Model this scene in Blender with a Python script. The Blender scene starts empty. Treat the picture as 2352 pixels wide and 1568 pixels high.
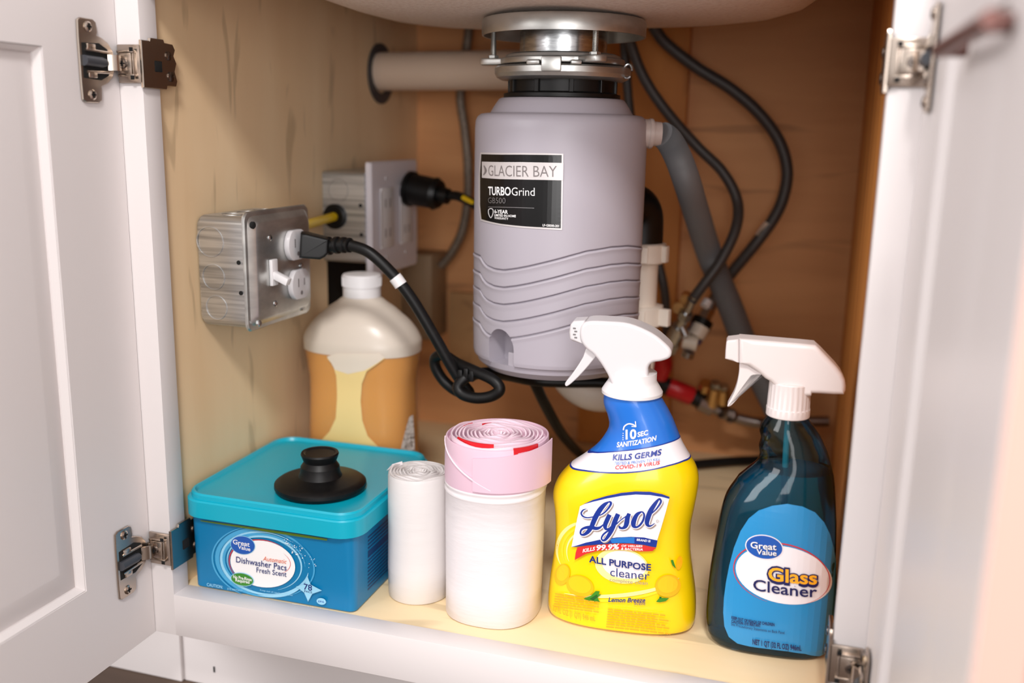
import bpy, bmesh, math, random
from mathutils import Vector, Matrix
from mathutils.geometry import delaunay_2d_cdt
random.seed(7)
scn = bpy.context.scene
COL = scn.collection
V = Vector
PI = math.pi
# ------------------------------------------------------------------ camera
FPX, YAW, PITCH, ROLL, EYE = 2224.0, math.radians(17.35), math.radians(12.36), math.radians(1.09), V((0, 0, .43))
FW = V((-math.sin(YAW)*math.cos(PITCH), math.cos(YAW)*math.cos(PITCH), -math.sin(PITCH)))
_r = V((math.cos(YAW), math.sin(YAW), 0)); _u = _r.cross(FW)
RT = math.cos(ROLL)*_r + math.sin(ROLL)*_u
UP = RT.cross(FW)
cd = bpy.data.cameras.new('camera'); cam = bpy.data.objects.new('camera', cd); COL.objects.link(cam)
cam.matrix_world = Matrix(((RT.x, UP.x, -FW.x, EYE.x), (RT.y, UP.y, -FW.y, EYE.y), (RT.z, UP.z, -FW.z, EYE.z), (0, 0, 0, 1)))
cd.sensor_width = 36; cd.lens = 36*FPX/2352; cd.clip_start = .02; cd.clip_end = 50
cd.dof.use_dof = True; cd.dof.focus_distance = .85; cd.dof.aperture_fstop = 2.8
scn.camera = cam
cy = scn.cycles; cy.max_bounces = 8; cy.diffuse_bounces = 4; cy.glossy_bounces = 4; cy.transmission_bounces = 8; cy.transparent_max_bounces = 10
cy.use_adaptive_sampling = True; cy.adaptive_threshold = .025; cy.caustics_reflective = False; cy.caustics_refractive = False
# ------------------------------------------------------------------ light
w = bpy.data.worlds.new('world'); scn.world = w; w.use_nodes = True
bg = w.node_tree.nodes['Background']; bg.inputs[0].default_value = (1.0, .965, .95, 1); bg.inputs[1].default_value = .90
def area(name, loc, target, size, power, col):
    l = bpy.data.lights.new(name, 'AREA'); l.energy = power; l.size = size; l.color = col
    o = bpy.data.objects.new(name, l); COL.objects.link(o); o.location = loc
    o.rotation_euler = (V(target)-V(loc)).to_track_quat('-Z', 'Y').to_euler(); return o
area('ceiling_lamp', (.22, -.95, 2.05), (-.25, .8, .2), .35, 40, (1, .97, .95))
area('front_fill', (.62, -1.9, .62), (-.3, 1.0, .3), 1.3, 29, (1, .975, .97))  # added fill from behind the camera, brightens the inside of the cabinet
area('side_window_light', (-1.7, -1.0, 1.15), (.06, .55, .3), 1.2, 38, (1, .98, .98))
vs = scn.view_settings; vs.view_transform = 'Standard'; vs.look = 'None'; vs.exposure = 0.05; vs.gamma = 1; vs.use_curve_mapping = False

# ------------------------------------------------------------------ helpers
def lin(c):
    return tuple(((x/255)/12.92 if x/255 <= .04045 else ((x/255+.055)/1.055)**2.4) for x in c[:3]) + (1,)
MATS = {}
def mat(name, col, rough=.5, metal=0, **k):
    if name in MATS: return MATS[name]
    m = bpy.data.materials.new(name); m.use_nodes = True; nt = m.node_tree; b = nt.nodes['Principled BSDF']
    b.inputs['Base Color'].default_value = lin(col); b.inputs['Roughness'].default_value = rough; b.inputs['Metallic'].default_value = metal
    for a, v in (('spec', 'Specular IOR Level'), ('trans', 'Transmission Weight'), ('ior', 'IOR'), ('coat', 'Coat Weight'), ('sss', 'Subsurface Weight'), ('alpha', 'Alpha')):
        if a in k: b.inputs[v].default_value = k[a]
    if 'sss' in k: b.inputs['Subsurface Radius'].default_value = (.01, .008, .006); b.inputs['Subsurface Scale'].default_value = 1
    if 'var' in k or 'bump' in k:
        tc = nt.nodes.new('ShaderNodeTexCoord'); mp = nt.nodes.new('ShaderNodeMapping'); n = nt.nodes.new('ShaderNodeTexNoise')
        mp.inputs['Scale'].default_value = k.get('scale', (60, 60, 60)); n.inputs['Detail'].default_value = k.get('detail', 4)
        n.inputs['Scale'].default_value = 1; n.inputs['Distortion'].default_value = k.get('dist', 0)
        nt.links.new(tc.outputs['Object'], mp.inputs[0]); nt.links.new(mp.outputs[0], n.inputs[0])
        if 'var' in k:
            r = nt.nodes.new('ShaderNodeValToRGB'); r.color_ramp.elements[0].color = lin(k['var']); r.color_ramp.elements[1].color = lin(col)
            r.color_ramp.elements[0].position = k.get('p0', .3); r.color_ramp.elements[1].position = k.get('p1', .6)
            nt.links.new(n.outputs[0], r.inputs[0]); nt.links.new(r.outputs[0], b.inputs['Base Color'])
        if 'bump' in k:
            bp = nt.nodes.new('ShaderNodeBump'); bp.inputs['Strength'].default_value = k['bump']; bp.inputs['Distance'].default_value = k.get('bd', .001)
            nt.links.new(n.outputs[0], bp.inputs['Height']); nt.links.new(bp.outputs[0], b.inputs['Normal'])
    MATS[name] = m; return m
def wood(name, base, dark, grain, streak, knots=0.0):
    """plywood veneer: long grain along one axis, soft figure, a few darker streaks"""
    m = bpy.data.materials.new(name); m.use_nodes = True; nt = m.node_tree; N = nt.nodes; L = nt.links; b = N['Principled BSDF']
    b.inputs['Roughness'].default_value = .55; b.inputs['Specular IOR Level'].default_value = .25
    tc = N.new('ShaderNodeTexCoord')
    def noise(scale, detail=4, dist=0):
        mp = N.new('ShaderNodeMapping'); mp.inputs['Scale'].default_value = scale; n = N.new('ShaderNodeTexNoise'); n.inputs['Scale'].default_value = 1
        n.inputs['Detail'].default_value = detail; n.inputs['Distortion'].default_value = dist
        L.new(tc.outputs['Object'], mp.inputs[0]); L.new(mp.outputs[0], n.inputs[0]); return n.outputs[0]
    def ramp(src, p0, p1, c0, c1):
        r = N.new('ShaderNodeValToRGB'); e = r.color_ramp.elements; e[0].position, e[1].position = p0, p1; e[0].color, e[1].color = c0, c1
        L.new(src, r.inputs[0]); return r.outputs[0]
    def mix(f, a, c, mode='MIX'):
        x = N.new('ShaderNodeMix'); x.data_type = 'RGBA'; x.blend_type = mode; x.inputs[0].default_value = f if isinstance(f, float) else 1
        if not isinstance(f, float): L.new(f, x.inputs[0])
        L.new(a, x.inputs[6]); L.new(c, x.inputs[7]) if not isinstance(c, tuple) else setattr(x.inputs[7], 'default_value', c); return x.outputs[2]
    W1, K1 = (1, 1, 1, 1), (0, 0, 0, 1)
    c = ramp(noise(grain, 5, .6), .3, .7, lin(dark), lin(base))
    c = mix(.5, c, ramp(noise(tuple(g*.22 for g in grain), 3, 1.2), .35, .65, lin(dark), lin(base)))
    s = ramp(noise(streak, 2, .5), .62, .70, K1, (.42, .42, .42, 1))
    c = mix(s, c, lin(tuple(x*.72 for x in dark)))
    L.new(c, b.inputs['Base Color']); MATS[name] = m; return m
def tag(o, label=None, cat=None, group=None, kind=None):
    for k, v in (('label', label), ('category', cat), ('group', group), ('kind', kind)):
        if v: o[k] = v
    return o
def empty(name, loc=(0, 0, 0), rz=0, label=None, cat=None, group=None, parent=None):
    o = bpy.data.objects.new(name, None); COL.objects.link(o); o.location = loc; o.rotation_euler = (0, 0, rz); o.empty_display_size = .02
    o.parent = parent
    WORLD[o.name] = Matrix.Translation(V(loc)) @ Matrix.Rotation(rz, 4, 'Z')
    return tag(o, label, cat, group)
WORLD = {}      # world matrix of each empty, so that parts can be modelled in place
class MB:
    """collects geometry for ONE mesh object"""
    def __init__(s): s.v = []; s.f = []; s.mi = []; s.m = 0
    def add(s, vs_, fs):
        b = len(s.v); s.v += [tuple(p) for p in vs_]; s.f += [tuple(i+b for i in f) for f in fs]; s.mi += [s.m]*len(fs); return s
    def loft(s, rings, c0=True, c1=True, closed=True):
        n = len(rings[0]); vs_ = [p for r in rings for p in r]; fs = []
        for i in range(len(rings)-1):
            for j in range(n if closed else n-1):
                k = (j+1) % n; fs.append((i*n+j, i*n+k, (i+1)*n+k, (i+1)*n+j))
        if c0: fs.append(tuple(range(n))[::-1])
        if c1: fs.append(tuple(range((len(rings)-1)*n, len(rings)*n)))
        return s.add(vs_, fs)
    def lathe(s, prof, n=40, o=(0, 0, 0), ax='z', c0=True, c1=True):
        def P(r, h, a):
            x, y = r*math.cos(a), r*math.sin(a)
            q = {'z': (x, y, h), 'x': (h, x, y), 'y': (y, h, x), '-y': (x, -h, y)}[ax]; return (q[0]+o[0], q[1]+o[1], q[2]+o[2])
        return s.loft([[P(r, h, 2*PI*j/n) for j in range(n)] for r, h in prof], c0, c1)
    def cyl(s, a, b, r, n=20, r2=None):
        a, b = V(a), V(b); d = (b-a).normalized(); u = d.orthogonal().normalized(); v = d.cross(u); r2 = r if r2 is None else r2
        return s.loft([[p+q*(u*math.cos(2*PI*j/n)+v*math.sin(2*PI*j/n)) for j in range(n)] for p, q in ((a, r), (b, r2))])
    def tube(s, pts, r, n=12, sub=8, cap=True):
        P = spline(pts, sub) if sub else [V(p) for p in pts]; rings = []; u = None
        for i, p in enumerate(P):
            d = (P[min(i+1, len(P)-1)]-P[max(i-1, 0)]).normalized()
            u = d.orthogonal().normalized() if u is None else (u-d*u.dot(d)).normalized()
            v = d.cross(u); q = r(i/(len(P)-1), i) if callable(r) else r
            rings.append([p+q*(u*math.cos(2*PI*j/n)+v*math.sin(2*PI*j/n)) for j in range(n)])
        return s.loft(rings, cap, cap)
    def box(s, lo, hi, bev=0, seg=2, M=None):
        bm = bmesh.new(); bmesh.ops.create_cube(bm, size=1)
        for v in bm.verts: v.co = V([lo[i]+(v.co[i]+.5)*(hi[i]-lo[i]) for i in range(3)])
        if bev: bmesh.ops.bevel(bm, geom=bm.edges[:], offset=bev, segments=seg, affect='EDGES', profile=.5)
        return s.bm(bm, M)
    def bm(s, bm, M=None):
        bm.verts.index_update(); vs_ = [(M @ v.co if M else v.co.copy()) for v in bm.verts]; fs = [tuple(v.index for v in f.verts) for f in bm.faces]; bm.free()
        return s.add(vs_, fs)
    def prism(s, poly, h0, h1, ax='z', bev=0, seg=2, M=None):
        """poly of 2D points extruded along ax ('x': (y,z) points, 'y': (x,z), 'z': (x,y))"""
        bm = bmesh.new()
        f3 = {'z': lambda p, h: (p[0], p[1], h), 'y': lambda p, h: (p[0], h, p[1]), 'x': lambda p, h: (h, p[0], p[1])}[ax]
        a = [bm.verts.new(f3(p, h0)) for p in poly]; b = [bm.verts.new(f3(p, h1)) for p in poly]; n = len(poly)
        bm.faces.new(a[::-1]); bm.faces.new(b)
        for i in range(n): bm.faces.new((a[i], a[(i+1) % n], b[(i+1) % n], b[i]))
        bmesh.ops.recalc_face_normals(bm, faces=bm.faces[:])
        if bev:
            es = [e for e in bm.edges if (e.verts[0] in a) == (e.verts[1] in a)]
            bmesh.ops.bevel(bm, geom=es, offset=bev, segments=seg, affect='EDGES', profile=.5)
        return s.bm(bm, M)
    def build(s, name, mats, parent=None, smooth=28, rec=True, loc=None, local=False, wn=False, **tags):
        me = bpy.data.meshes.new(name); me.from_pydata(s.v, [], s.f)
        for m in (mats if isinstance(mats, (list, tuple)) else [mats]): me.materials.append(MATS[m] if isinstance(m, str) else m)
        if s.mi and max(s.mi): me.polygons.foreach_set('material_index', s.mi)
        if rec:
            bm = bmesh.new(); bm.from_mesh(me); bmesh.ops.recalc_face_normals(bm, faces=bm.faces[:]); bm.to_mesh(me); bm.free()
        me.validate(); me.update()
        if smooth:
            me.polygons.foreach_set('use_smooth', [True]*len(me.polygons)); me.set_sharp_from_angle(angle=math.radians(smooth))
        o = bpy.data.objects.new(name, me); COL.objects.link(o); o.parent = parent
        if loc: o.location = loc
        if wn: md_ = o.modifiers.new('weighted', 'WEIGHTED_NORMAL'); md_.keep_sharp = True
        if parent is not None and not local:
            o.matrix_parent_inverse = WORLD.get(parent.name, Matrix()).inverted()
        if parent is not None and local: WORLD[o.name] = WORLD.get(parent.name, Matrix())
        return tag(o, **tags)
def spline(pts, sub=8):
    P = [V(p) for p in pts]; out = []
    for i in range(len(P)-1):
        a, b, c, d = P[max(i-1, 0)], P[i], P[i+1], P[min(i+2, len(P)-1)]
        for k in range(sub):
            t = k/sub; out.append(.5*((2*b)+(c-a)*t+(2*a-5*b+4*c-d)*t*t+(3*b-a-3*c+d)*t**3))
    out.append(P[-1]); return out
def interp(tab, z):
    if z <= tab[0][0]: return tab[0][1:]
    for (a, b) in zip(tab, tab[1:]):
        if z <= b[0]:
            t = (z-a[0])/(b[0]-a[0]); return tuple(p+(q-p)*t for p, q in zip(a[1:], b[1:]))
    return tab[-1][1:]
def smooth_tab(tab, sub=5):
    return [tuple(v) for v in _cat(tab, sub)]
def _cat(T, sub):
    out = []
    for i in range(len(T)-1):
        a, b, c, d = T[max(i-1, 0)], T[i], T[i+1], T[min(i+2, len(T)-1)]
        for k in range(sub):
            t = k/sub
            q = [.5*(2*B+(C-A)*t+(2*A-5*B+4*C-D)*t*t+(3*B-A-3*C+D)*t**3) for A, B, C, D in zip(a, b, c, d)]
            q[0] = b[0]+(c[0]-b[0])*t; out.append(q)
    out.append(T[-1]); return out
# pixel of the photograph -> point of the place on a plane at a known distance
def ray(x, y): return FW+RT*((x-1176)/FPX)-UP*((y-784)/FPX)
def atY(x, y, Y): d = ray(x, y); return EYE+d*(Y/d.y)
def atX(x, y, X): d = ray(x, y); return EYE+d*(X/d.x)
def atZ(x, y, Z=0): d = ray(x, y); return EYE+d*((Z-EYE.z)/d.z)
def path(*p): return [atY(*q) for q in p]

_TX = {}
def text2d(s, bold=0.0):
    """flat letters as triangles, scaled to unit cap height; returns verts, tris, width"""
    key = (s, bold)
    if key in _TX: return _TX[key]
    cu = bpy.data.curves.new('t', 'FONT'); cu.body = s; cu.offset = bold; cu.resolution_u = 3; cu.fill_mode = 'FRONT'
    o = bpy.data.objects.new('t', cu); COL.objects.link(o); dg = bpy.context.evaluated_depsgraph_get(); dg.update()
    me = o.evaluated_get(dg).to_mesh(); vs_ = [(v.co.x, v.co.y) for v in me.vertices]; fs = [tuple(p.vertices) for p in me.polygons]
    o.evaluated_get(dg).to_mesh_clear(); bpy.data.objects.remove(o); bpy.data.curves.remove(cu)
    k = 1/.69; x0 = min(v[0] for v in vs_); vs_ = [((a-x0)*k, b*k) for a, b in vs_]
    _TX[key] = (vs_, fs, max(v[0] for v in vs_)); return _TX[key]
class Decal:
    """flat print laid on a curved surface: S(u, v, off) -> point; uv(px, py) -> (u, v)"""
    def __init__(s, S, uv, step=.006, gap=.00022): s.S, s.uv, s.step, s.gap, s.mb, s.mats, s.layer = S, uv, step, gap, MB(), [], 1
    def _m(s, m):
        if m not in s.mats: s.mats.append(m)
        s.mb.m = s.mats.index(m)
    def put(s, pts, fs, m):
        s._m(m); s.mb.add([s.S(u, v, s.layer*s.gap) for u, v in pts], fs)
    def poly(s, pts, m, px=True, flat=False):
        P = [V(s.uv(*p)) for p in pts] if px else [V(p) for p in pts]
        if not flat:
            Q = []
            for a, b in zip(P, P[1:]+P[:1]):
                k = max(1, math.ceil((b-a).length/(s.step*.6))); Q += [a+(b-a)*(i/k) for i in range(k)]
            P = Q
        n = len(P); extra = []
        if not flat:
            xs, ys = [p.x for p in P], [p.y for p in P]; y = min(ys)+s.step/2
            while y < max(ys):
                x = min(xs)+s.step/2
                while x < max(xs): extra.append(V((x, y))); x += s.step
                y += s.step
        r = delaunay_2d_cdt(P+extra, [(i, (i+1) % n) for i in range(n)], [list(range(n))], 2, 1e-7)
        s.put([tuple(p) for p in r[0]], [tuple(f) for f in r[2]], m); s.layer += 1
    def ell(s, cx, cy, rx, ry, rot, m, n=48, a0=0, a1=360):
        c, q = math.cos(math.radians(rot)), math.sin(math.radians(rot)); P = []
        for i in range(n):
            t = math.radians(a0+(a1-a0)*i/n); x, y = rx*math.cos(t), ry*math.sin(t); P.append((cx+x*c-y*q, cy+x*q+y*c))
        s.poly(P, m)
    def arc(s, cx, cy, rx, ry, rot, w, m, a0=0, a1=360, n=48, taper=False):
        c, q = math.cos(math.radians(rot)), math.sin(math.radians(rot)); P = []
        for i in range(n+1):
            t = math.radians(a0+(a1-a0)*i/n); x, y = rx*math.cos(t), ry*math.sin(t); P.append((cx+x*c-y*q, cy+x*q+y*c))
        s.stroke(P, [w*(math.sin(PI*i/n)*.9+.1) if taper else w for i in range(n+1)], m, 0)
    def stroke(s, pts, w, m, sub=6):
        """ribbon through pixel points, width(s) in pixels"""
        n0 = len(pts); W_ = w if isinstance(w, (list, tuple)) else [w]*n0
        T = [tuple(p)+(q,) for p, q in zip(pts, W_)]
        if sub:
            P3 = spline([V(t) for t in T], sub)
        else: P3 = [V(t) for t in T]
        vs_, fs = [], []
        for i, p in enumerate(P3):
            d = P3[min(i+1, len(P3)-1)]-P3[max(i-1, 0)]; l = math.hypot(d.x, d.y) or 1; nx, ny = -d.y/l*p.z/2, d.x/l*p.z/2
            vs_ += [s.uv(p.x+nx, p.y+ny), s.uv(p.x-nx, p.y-ny)]
            if i: fs.append((2*i-2, 2*i-1, 2*i+1, 2*i))
        s.put(vs_, fs, m); s.layer += 1
    def text(s, t, p0, p1, h, m, bold=0.0, lean=0.0, up=False):
        """baseline from pixel p0 to p1, cap height h pixels; lean = slant to the right"""
        a, b = V(s.uv(*p0)), V(s.uv(*p1)); top = V(s.uv(p0[0]+lean*h, p0[1]-h))
        vs_, fs, w_ = text2d(t, bold); e = (b-a)/w_; f = top-a
        s.put([tuple(a+e*x+f*y) for x, y in vs_], fs, m)
        if up: s.layer += 1
    def build(s, name, parent, **k): return s.mb.build(name, s.mats, parent, smooth=0, rec=False, **k)
# ------------------------------------------------------------------ materials
mat('white_paint', (218, 211, 210), .38, spec=.4, bump=.05, scale=(300, 300, 300), bd=.0003)
mat('white_plastic', (228, 225, 226), .32, spec=.5)
mat('white_gloss', (212, 208, 210), .2, spec=.5)
mat('ivory_pvc', (225, 215, 200), .4)
mat('dark_hole', (6, 5, 5), .9)
mat('black_plastic', (9, 9, 10), .4, spec=.35)
mat('black_rubber', (9, 8, 9), .45, spec=.3, var=(16, 15, 14), scale=(200, 200, 200))
mat('grey_plastic_dark', (58, 60, 66), .45)
mat('nickel', (190, 176, 164), .26, 1)
mat('nickel_dark', (120, 110, 104), .25, 1)
mat('steel', (205, 208, 210), .25, 1, var=(170, 172, 175), scale=(90, 90, 400), bump=.08)
mat('zinc', (212, 212, 208), .36, .9, var=(176, 176, 174), scale=(25, 25, 60), p0=.35, p1=.65, bump=.05)
mat('galvanised', (206, 206, 205), .42, .85, var=(160, 160, 160), scale=(8, 260, 260), p0=.35, p1=.6, bump=.25, bd=.0004)
mat('brass', (214, 176, 120), .3, 1)
mat('copper_grey', (150, 140, 135), .35, 1)
mat('disposal_grey', (170, 164, 173), .42, spec=.4, bump=.04, scale=(500, 500, 500), bd=.0002)
mat('sink_beige', (236, 220, 208), .6, spec=.3, var=(224, 204, 190), scale=(260, 420, 260), detail=1, bump=.5, bd=.0006)
mat('pipe_beige', (226, 204, 184), .4)
mat('hose_grey', (116, 117, 120), .5)
mat('hose_black', (66, 63, 63), .45)
mat('braid', (150, 138, 125), .4, .7, var=(70, 64, 58), scale=(900, 900, 500), bump=.6)
mat('yellow_cable', (235, 196, 20), .4)
mat('red_tape', (190, 20, 30), .35); mat('blue_tape', (20, 60, 130), .35)
wood('tan_grain', (206, 166, 120), (186, 142, 98), (16, 4, 20), (34, 8, 40))
wood('ply_side', (240, 214, 176), (224, 190, 148), (16, 16, 2.2), (42, 42, 9))
wood('ply_back', (236, 178, 124), (210, 150, 102), (3, 10, 24), (5, 12, 30))
wood('ply_floor', (236, 214, 176), (226, 200, 158), (3, 22, 10), (8, 40, 10))
wood('pine_stud', (212, 142, 74), (186, 114, 54), (30, 30, 3), (40, 40, 5))
wood('grey_wood', (165, 140, 112), (140, 116, 90), (20, 20, 3), (30, 30, 6))
wood('floor_wood', (96, 78, 66), (70, 56, 48), (3, 20, 3), (5, 30, 5))
mat('room_white', (236, 230, 224), .7)

# ------------------------------------------------------------------ the kitchen around (mostly behind the camera)
MB().box((-2.6, -2.6, -.163), (2.6, 1.4, -.143)).build('floor', 'floor_wood', kind='structure', smooth=0)
MB().box((-2.6, 1.31, -.143), (2.6, 1.37, 2.3)).build('wall_back', 'room_white', kind='structure', smooth=0)

# ------------------------------------------------------------------ the sink cabinet
YF, YB = .70, .7223              # front and back of the face frame
XL, XR, ZT = -.5444, .0364, .545
cab = empty('sink_cabinet', (-.254, 1.0, -.143), label='white framed sink cabinet with maple plywood inside and both doors open', cat='cabinet')
def cbox(name, lo, hi, m, bev=.0012, **k): return MB().box(lo, hi, bev).build(name, m, cab, **k)
# left side panel with the rough cut-out under the rear outlet box
ys, zs = [YB, 1.021, 1.15, 1.295], [-.02, .215, .274, .745]
p = MB()
for i in range(3):
    for j in range(3):
        if (i, j) != (1, 1): p.box((-.562, ys[i], zs[j]), (-.55, ys[i+1], zs[j+1]))
bmj = bmesh.new(); tmp = bpy.data.meshes.new('t'); tmp.from_pydata(p.v, [], p.f); bmj.from_mesh(tmp); bpy.data.meshes.remove(tmp)
bmesh.ops.remove_doubles(bmj, verts=bmj.verts[:], dist=1e-5)
fl = {}
for f in bmj.faces: fl.setdefault(tuple(round(c, 4) for c in f.calc_center_median()), []).append(f)
bmesh.ops.delete(bmj, geom=[f for l in fl.values() if len(l) > 1 for f in l], context='FACES')
MB().bm(bmj).build('side_panel', 'ply_side', cab, smooth=0)
MB().box((-.60, 1.01, .20), (-.5622, 1.16, .29)).build('cut_out_backing', 'dark_hole', cab, smooth=0)
cbox('side_panel', (.042, YB, -.02), (.054, 1.295, .745), 'pine_stud', 0, smooth=0)
cbox('back_panel', (-.562, 1.295, -.02), (.054, 1.305, .745), 'ply_back', 0, smooth=0)
cbox('floor_panel', (-.55, YB-.001, -.016), (.042, 1.295, -.0004), 'ply_floor', .0004)
cbox('cleat', (-.30, 1.277, 0), (-.172, 1.2948, .74), 'pine_stud')
cbox('stile', (-.605, YF, -.0412), (XL, YB, .60), 'white_paint', .0004)
cbox('stile', (XR, YF, -.0412), (.097, YB, .60), 'white_paint', .0004)
cbox('rail', (XL-.0005, YF, -.0412), (XR+.0005, YB, 0), 'white_paint', .0004)
cbox('rail', (XL+.0002, YF, ZT), (XR-.0002, YB, .60), 'white_paint')
cbox('drawer_front', (-.605, .681, .572), (.097, .6998, .735), 'white_paint')
cbox('toe_kick', (-.5968, .776, -.1428), (.054, .79, -.0415), 'white_paint')
cbox('toe_kick', (-.95, .772, -.1428), (-.597, .79, -.0415), 'white_paint')
MB().box((-.560, .7752, -.1260), (-.5585, .7759, -.1195)).build('nail_hole', 'dark_hole', cab, smooth=0)
mat('pink_end', (206, 168, 154), .55)
def make_door(side, ang, width):
    """side -1 = left door; modelled open, hinge edge at (X, .70), free edge towards the viewer"""
    X0 = -.567 if side < 0 else .059
    T = Matrix.Translation(V((X0, YF-.0008, 0))) @ Matrix.Rotation(ang, 4, 'Z')
    zb, zt, sw, th = -.0413, .566, .0836, .019*side
    def tr(mb): mb.v = [tuple(T @ V(q)) for q in mb.v]; return mb
    def bx(lo, hi, bev=.0003): return MB().box((min(lo[0], hi[0]), min(lo[1], hi[1]), lo[2]), (max(lo[0], hi[0]), max(lo[1], hi[1]), hi[2]), bev)
    # raised panel: rebate, sloped border, flat field
    rings = []
    for ins, dp in ((0, .0095), (.003, .0078), (.0245, .0030), (.0265, .0028)):
        y0, y1, z0, z1 = -sw-ins, -width+sw+ins, zb+.0816+ins, zt-.0816-ins
        rings.append([(side*dp, y0, z0), (side*dp, y1, z0), (side*dp, y1, z1), (side*dp, y0, z1)])
    back = [(side*.016, q[1], q[2]) for q in rings[0]]
    d = tr(MB().loft([back]+rings)).build('door', 'white_paint', cab, smooth=20)
    fr_ = MB(); O = [(0, zb), (-width, zb), (-width, zt), (0, zt)]; I_ = [(-sw, zb+.0816), (-width+sw, zb+.0816), (-width+sw, zt-.0816), (-sw, zt-.0816)]
    fr_.loft([[(x, y, z) for y, z in R] for x, R in ((0, I_), (0, O), (th, O), (th, I_), (0, I_))], False, False)
    tr(fr_).build('frame', 'white_paint', d, smooth=0)
    if side > 0: tr(bx((.0004, -width-.0006, zb+.0004), (th-.0004, -width-.00005, zt-.0004), 0)).build('pink_end', 'pink_end', d, smooth=0)  # thin pink-beige strip over the free end of the right door
    # thin moulded lip round the rebate
    lip = MB(); a, b, z0, z1 = -sw-.0004, -width+sw+.0004, zb+.082, zt-.082; e = .0042
    for pts in (((a, z0), (a, z1), (a-e, z1-e), (a-e, z0+e)), ((b, z0), (b, z1), (b+e, z1-e), (b+e, z0+e)), ((a, z0), (b, z0), (b+e, z0+e), (a-e, z0+e)), ((a, z1), (b, z1), (b+e, z1-e), (a-e, z1-e))):
        t = [(side*.0012, *pts[0]), (side*.0012, *pts[1]), (side*.0058, *pts[2]), (side*.0058, *pts[3])]
        lip.add(t+[(side*.010, *q) for q in pts], [(0, 1, 2, 3), (4, 7, 6, 5), (0, 4, 5, 1), (1, 5, 6, 2), (2, 6, 7, 3), (3, 7, 4, 0)])
    tr(lip).build('moulding', 'white_paint', d, smooth=0)
    return d, T
make_door(-1, math.radians(.4), .345)
doorR, TR = make_door(1, math.radians(1.6), .335)

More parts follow.
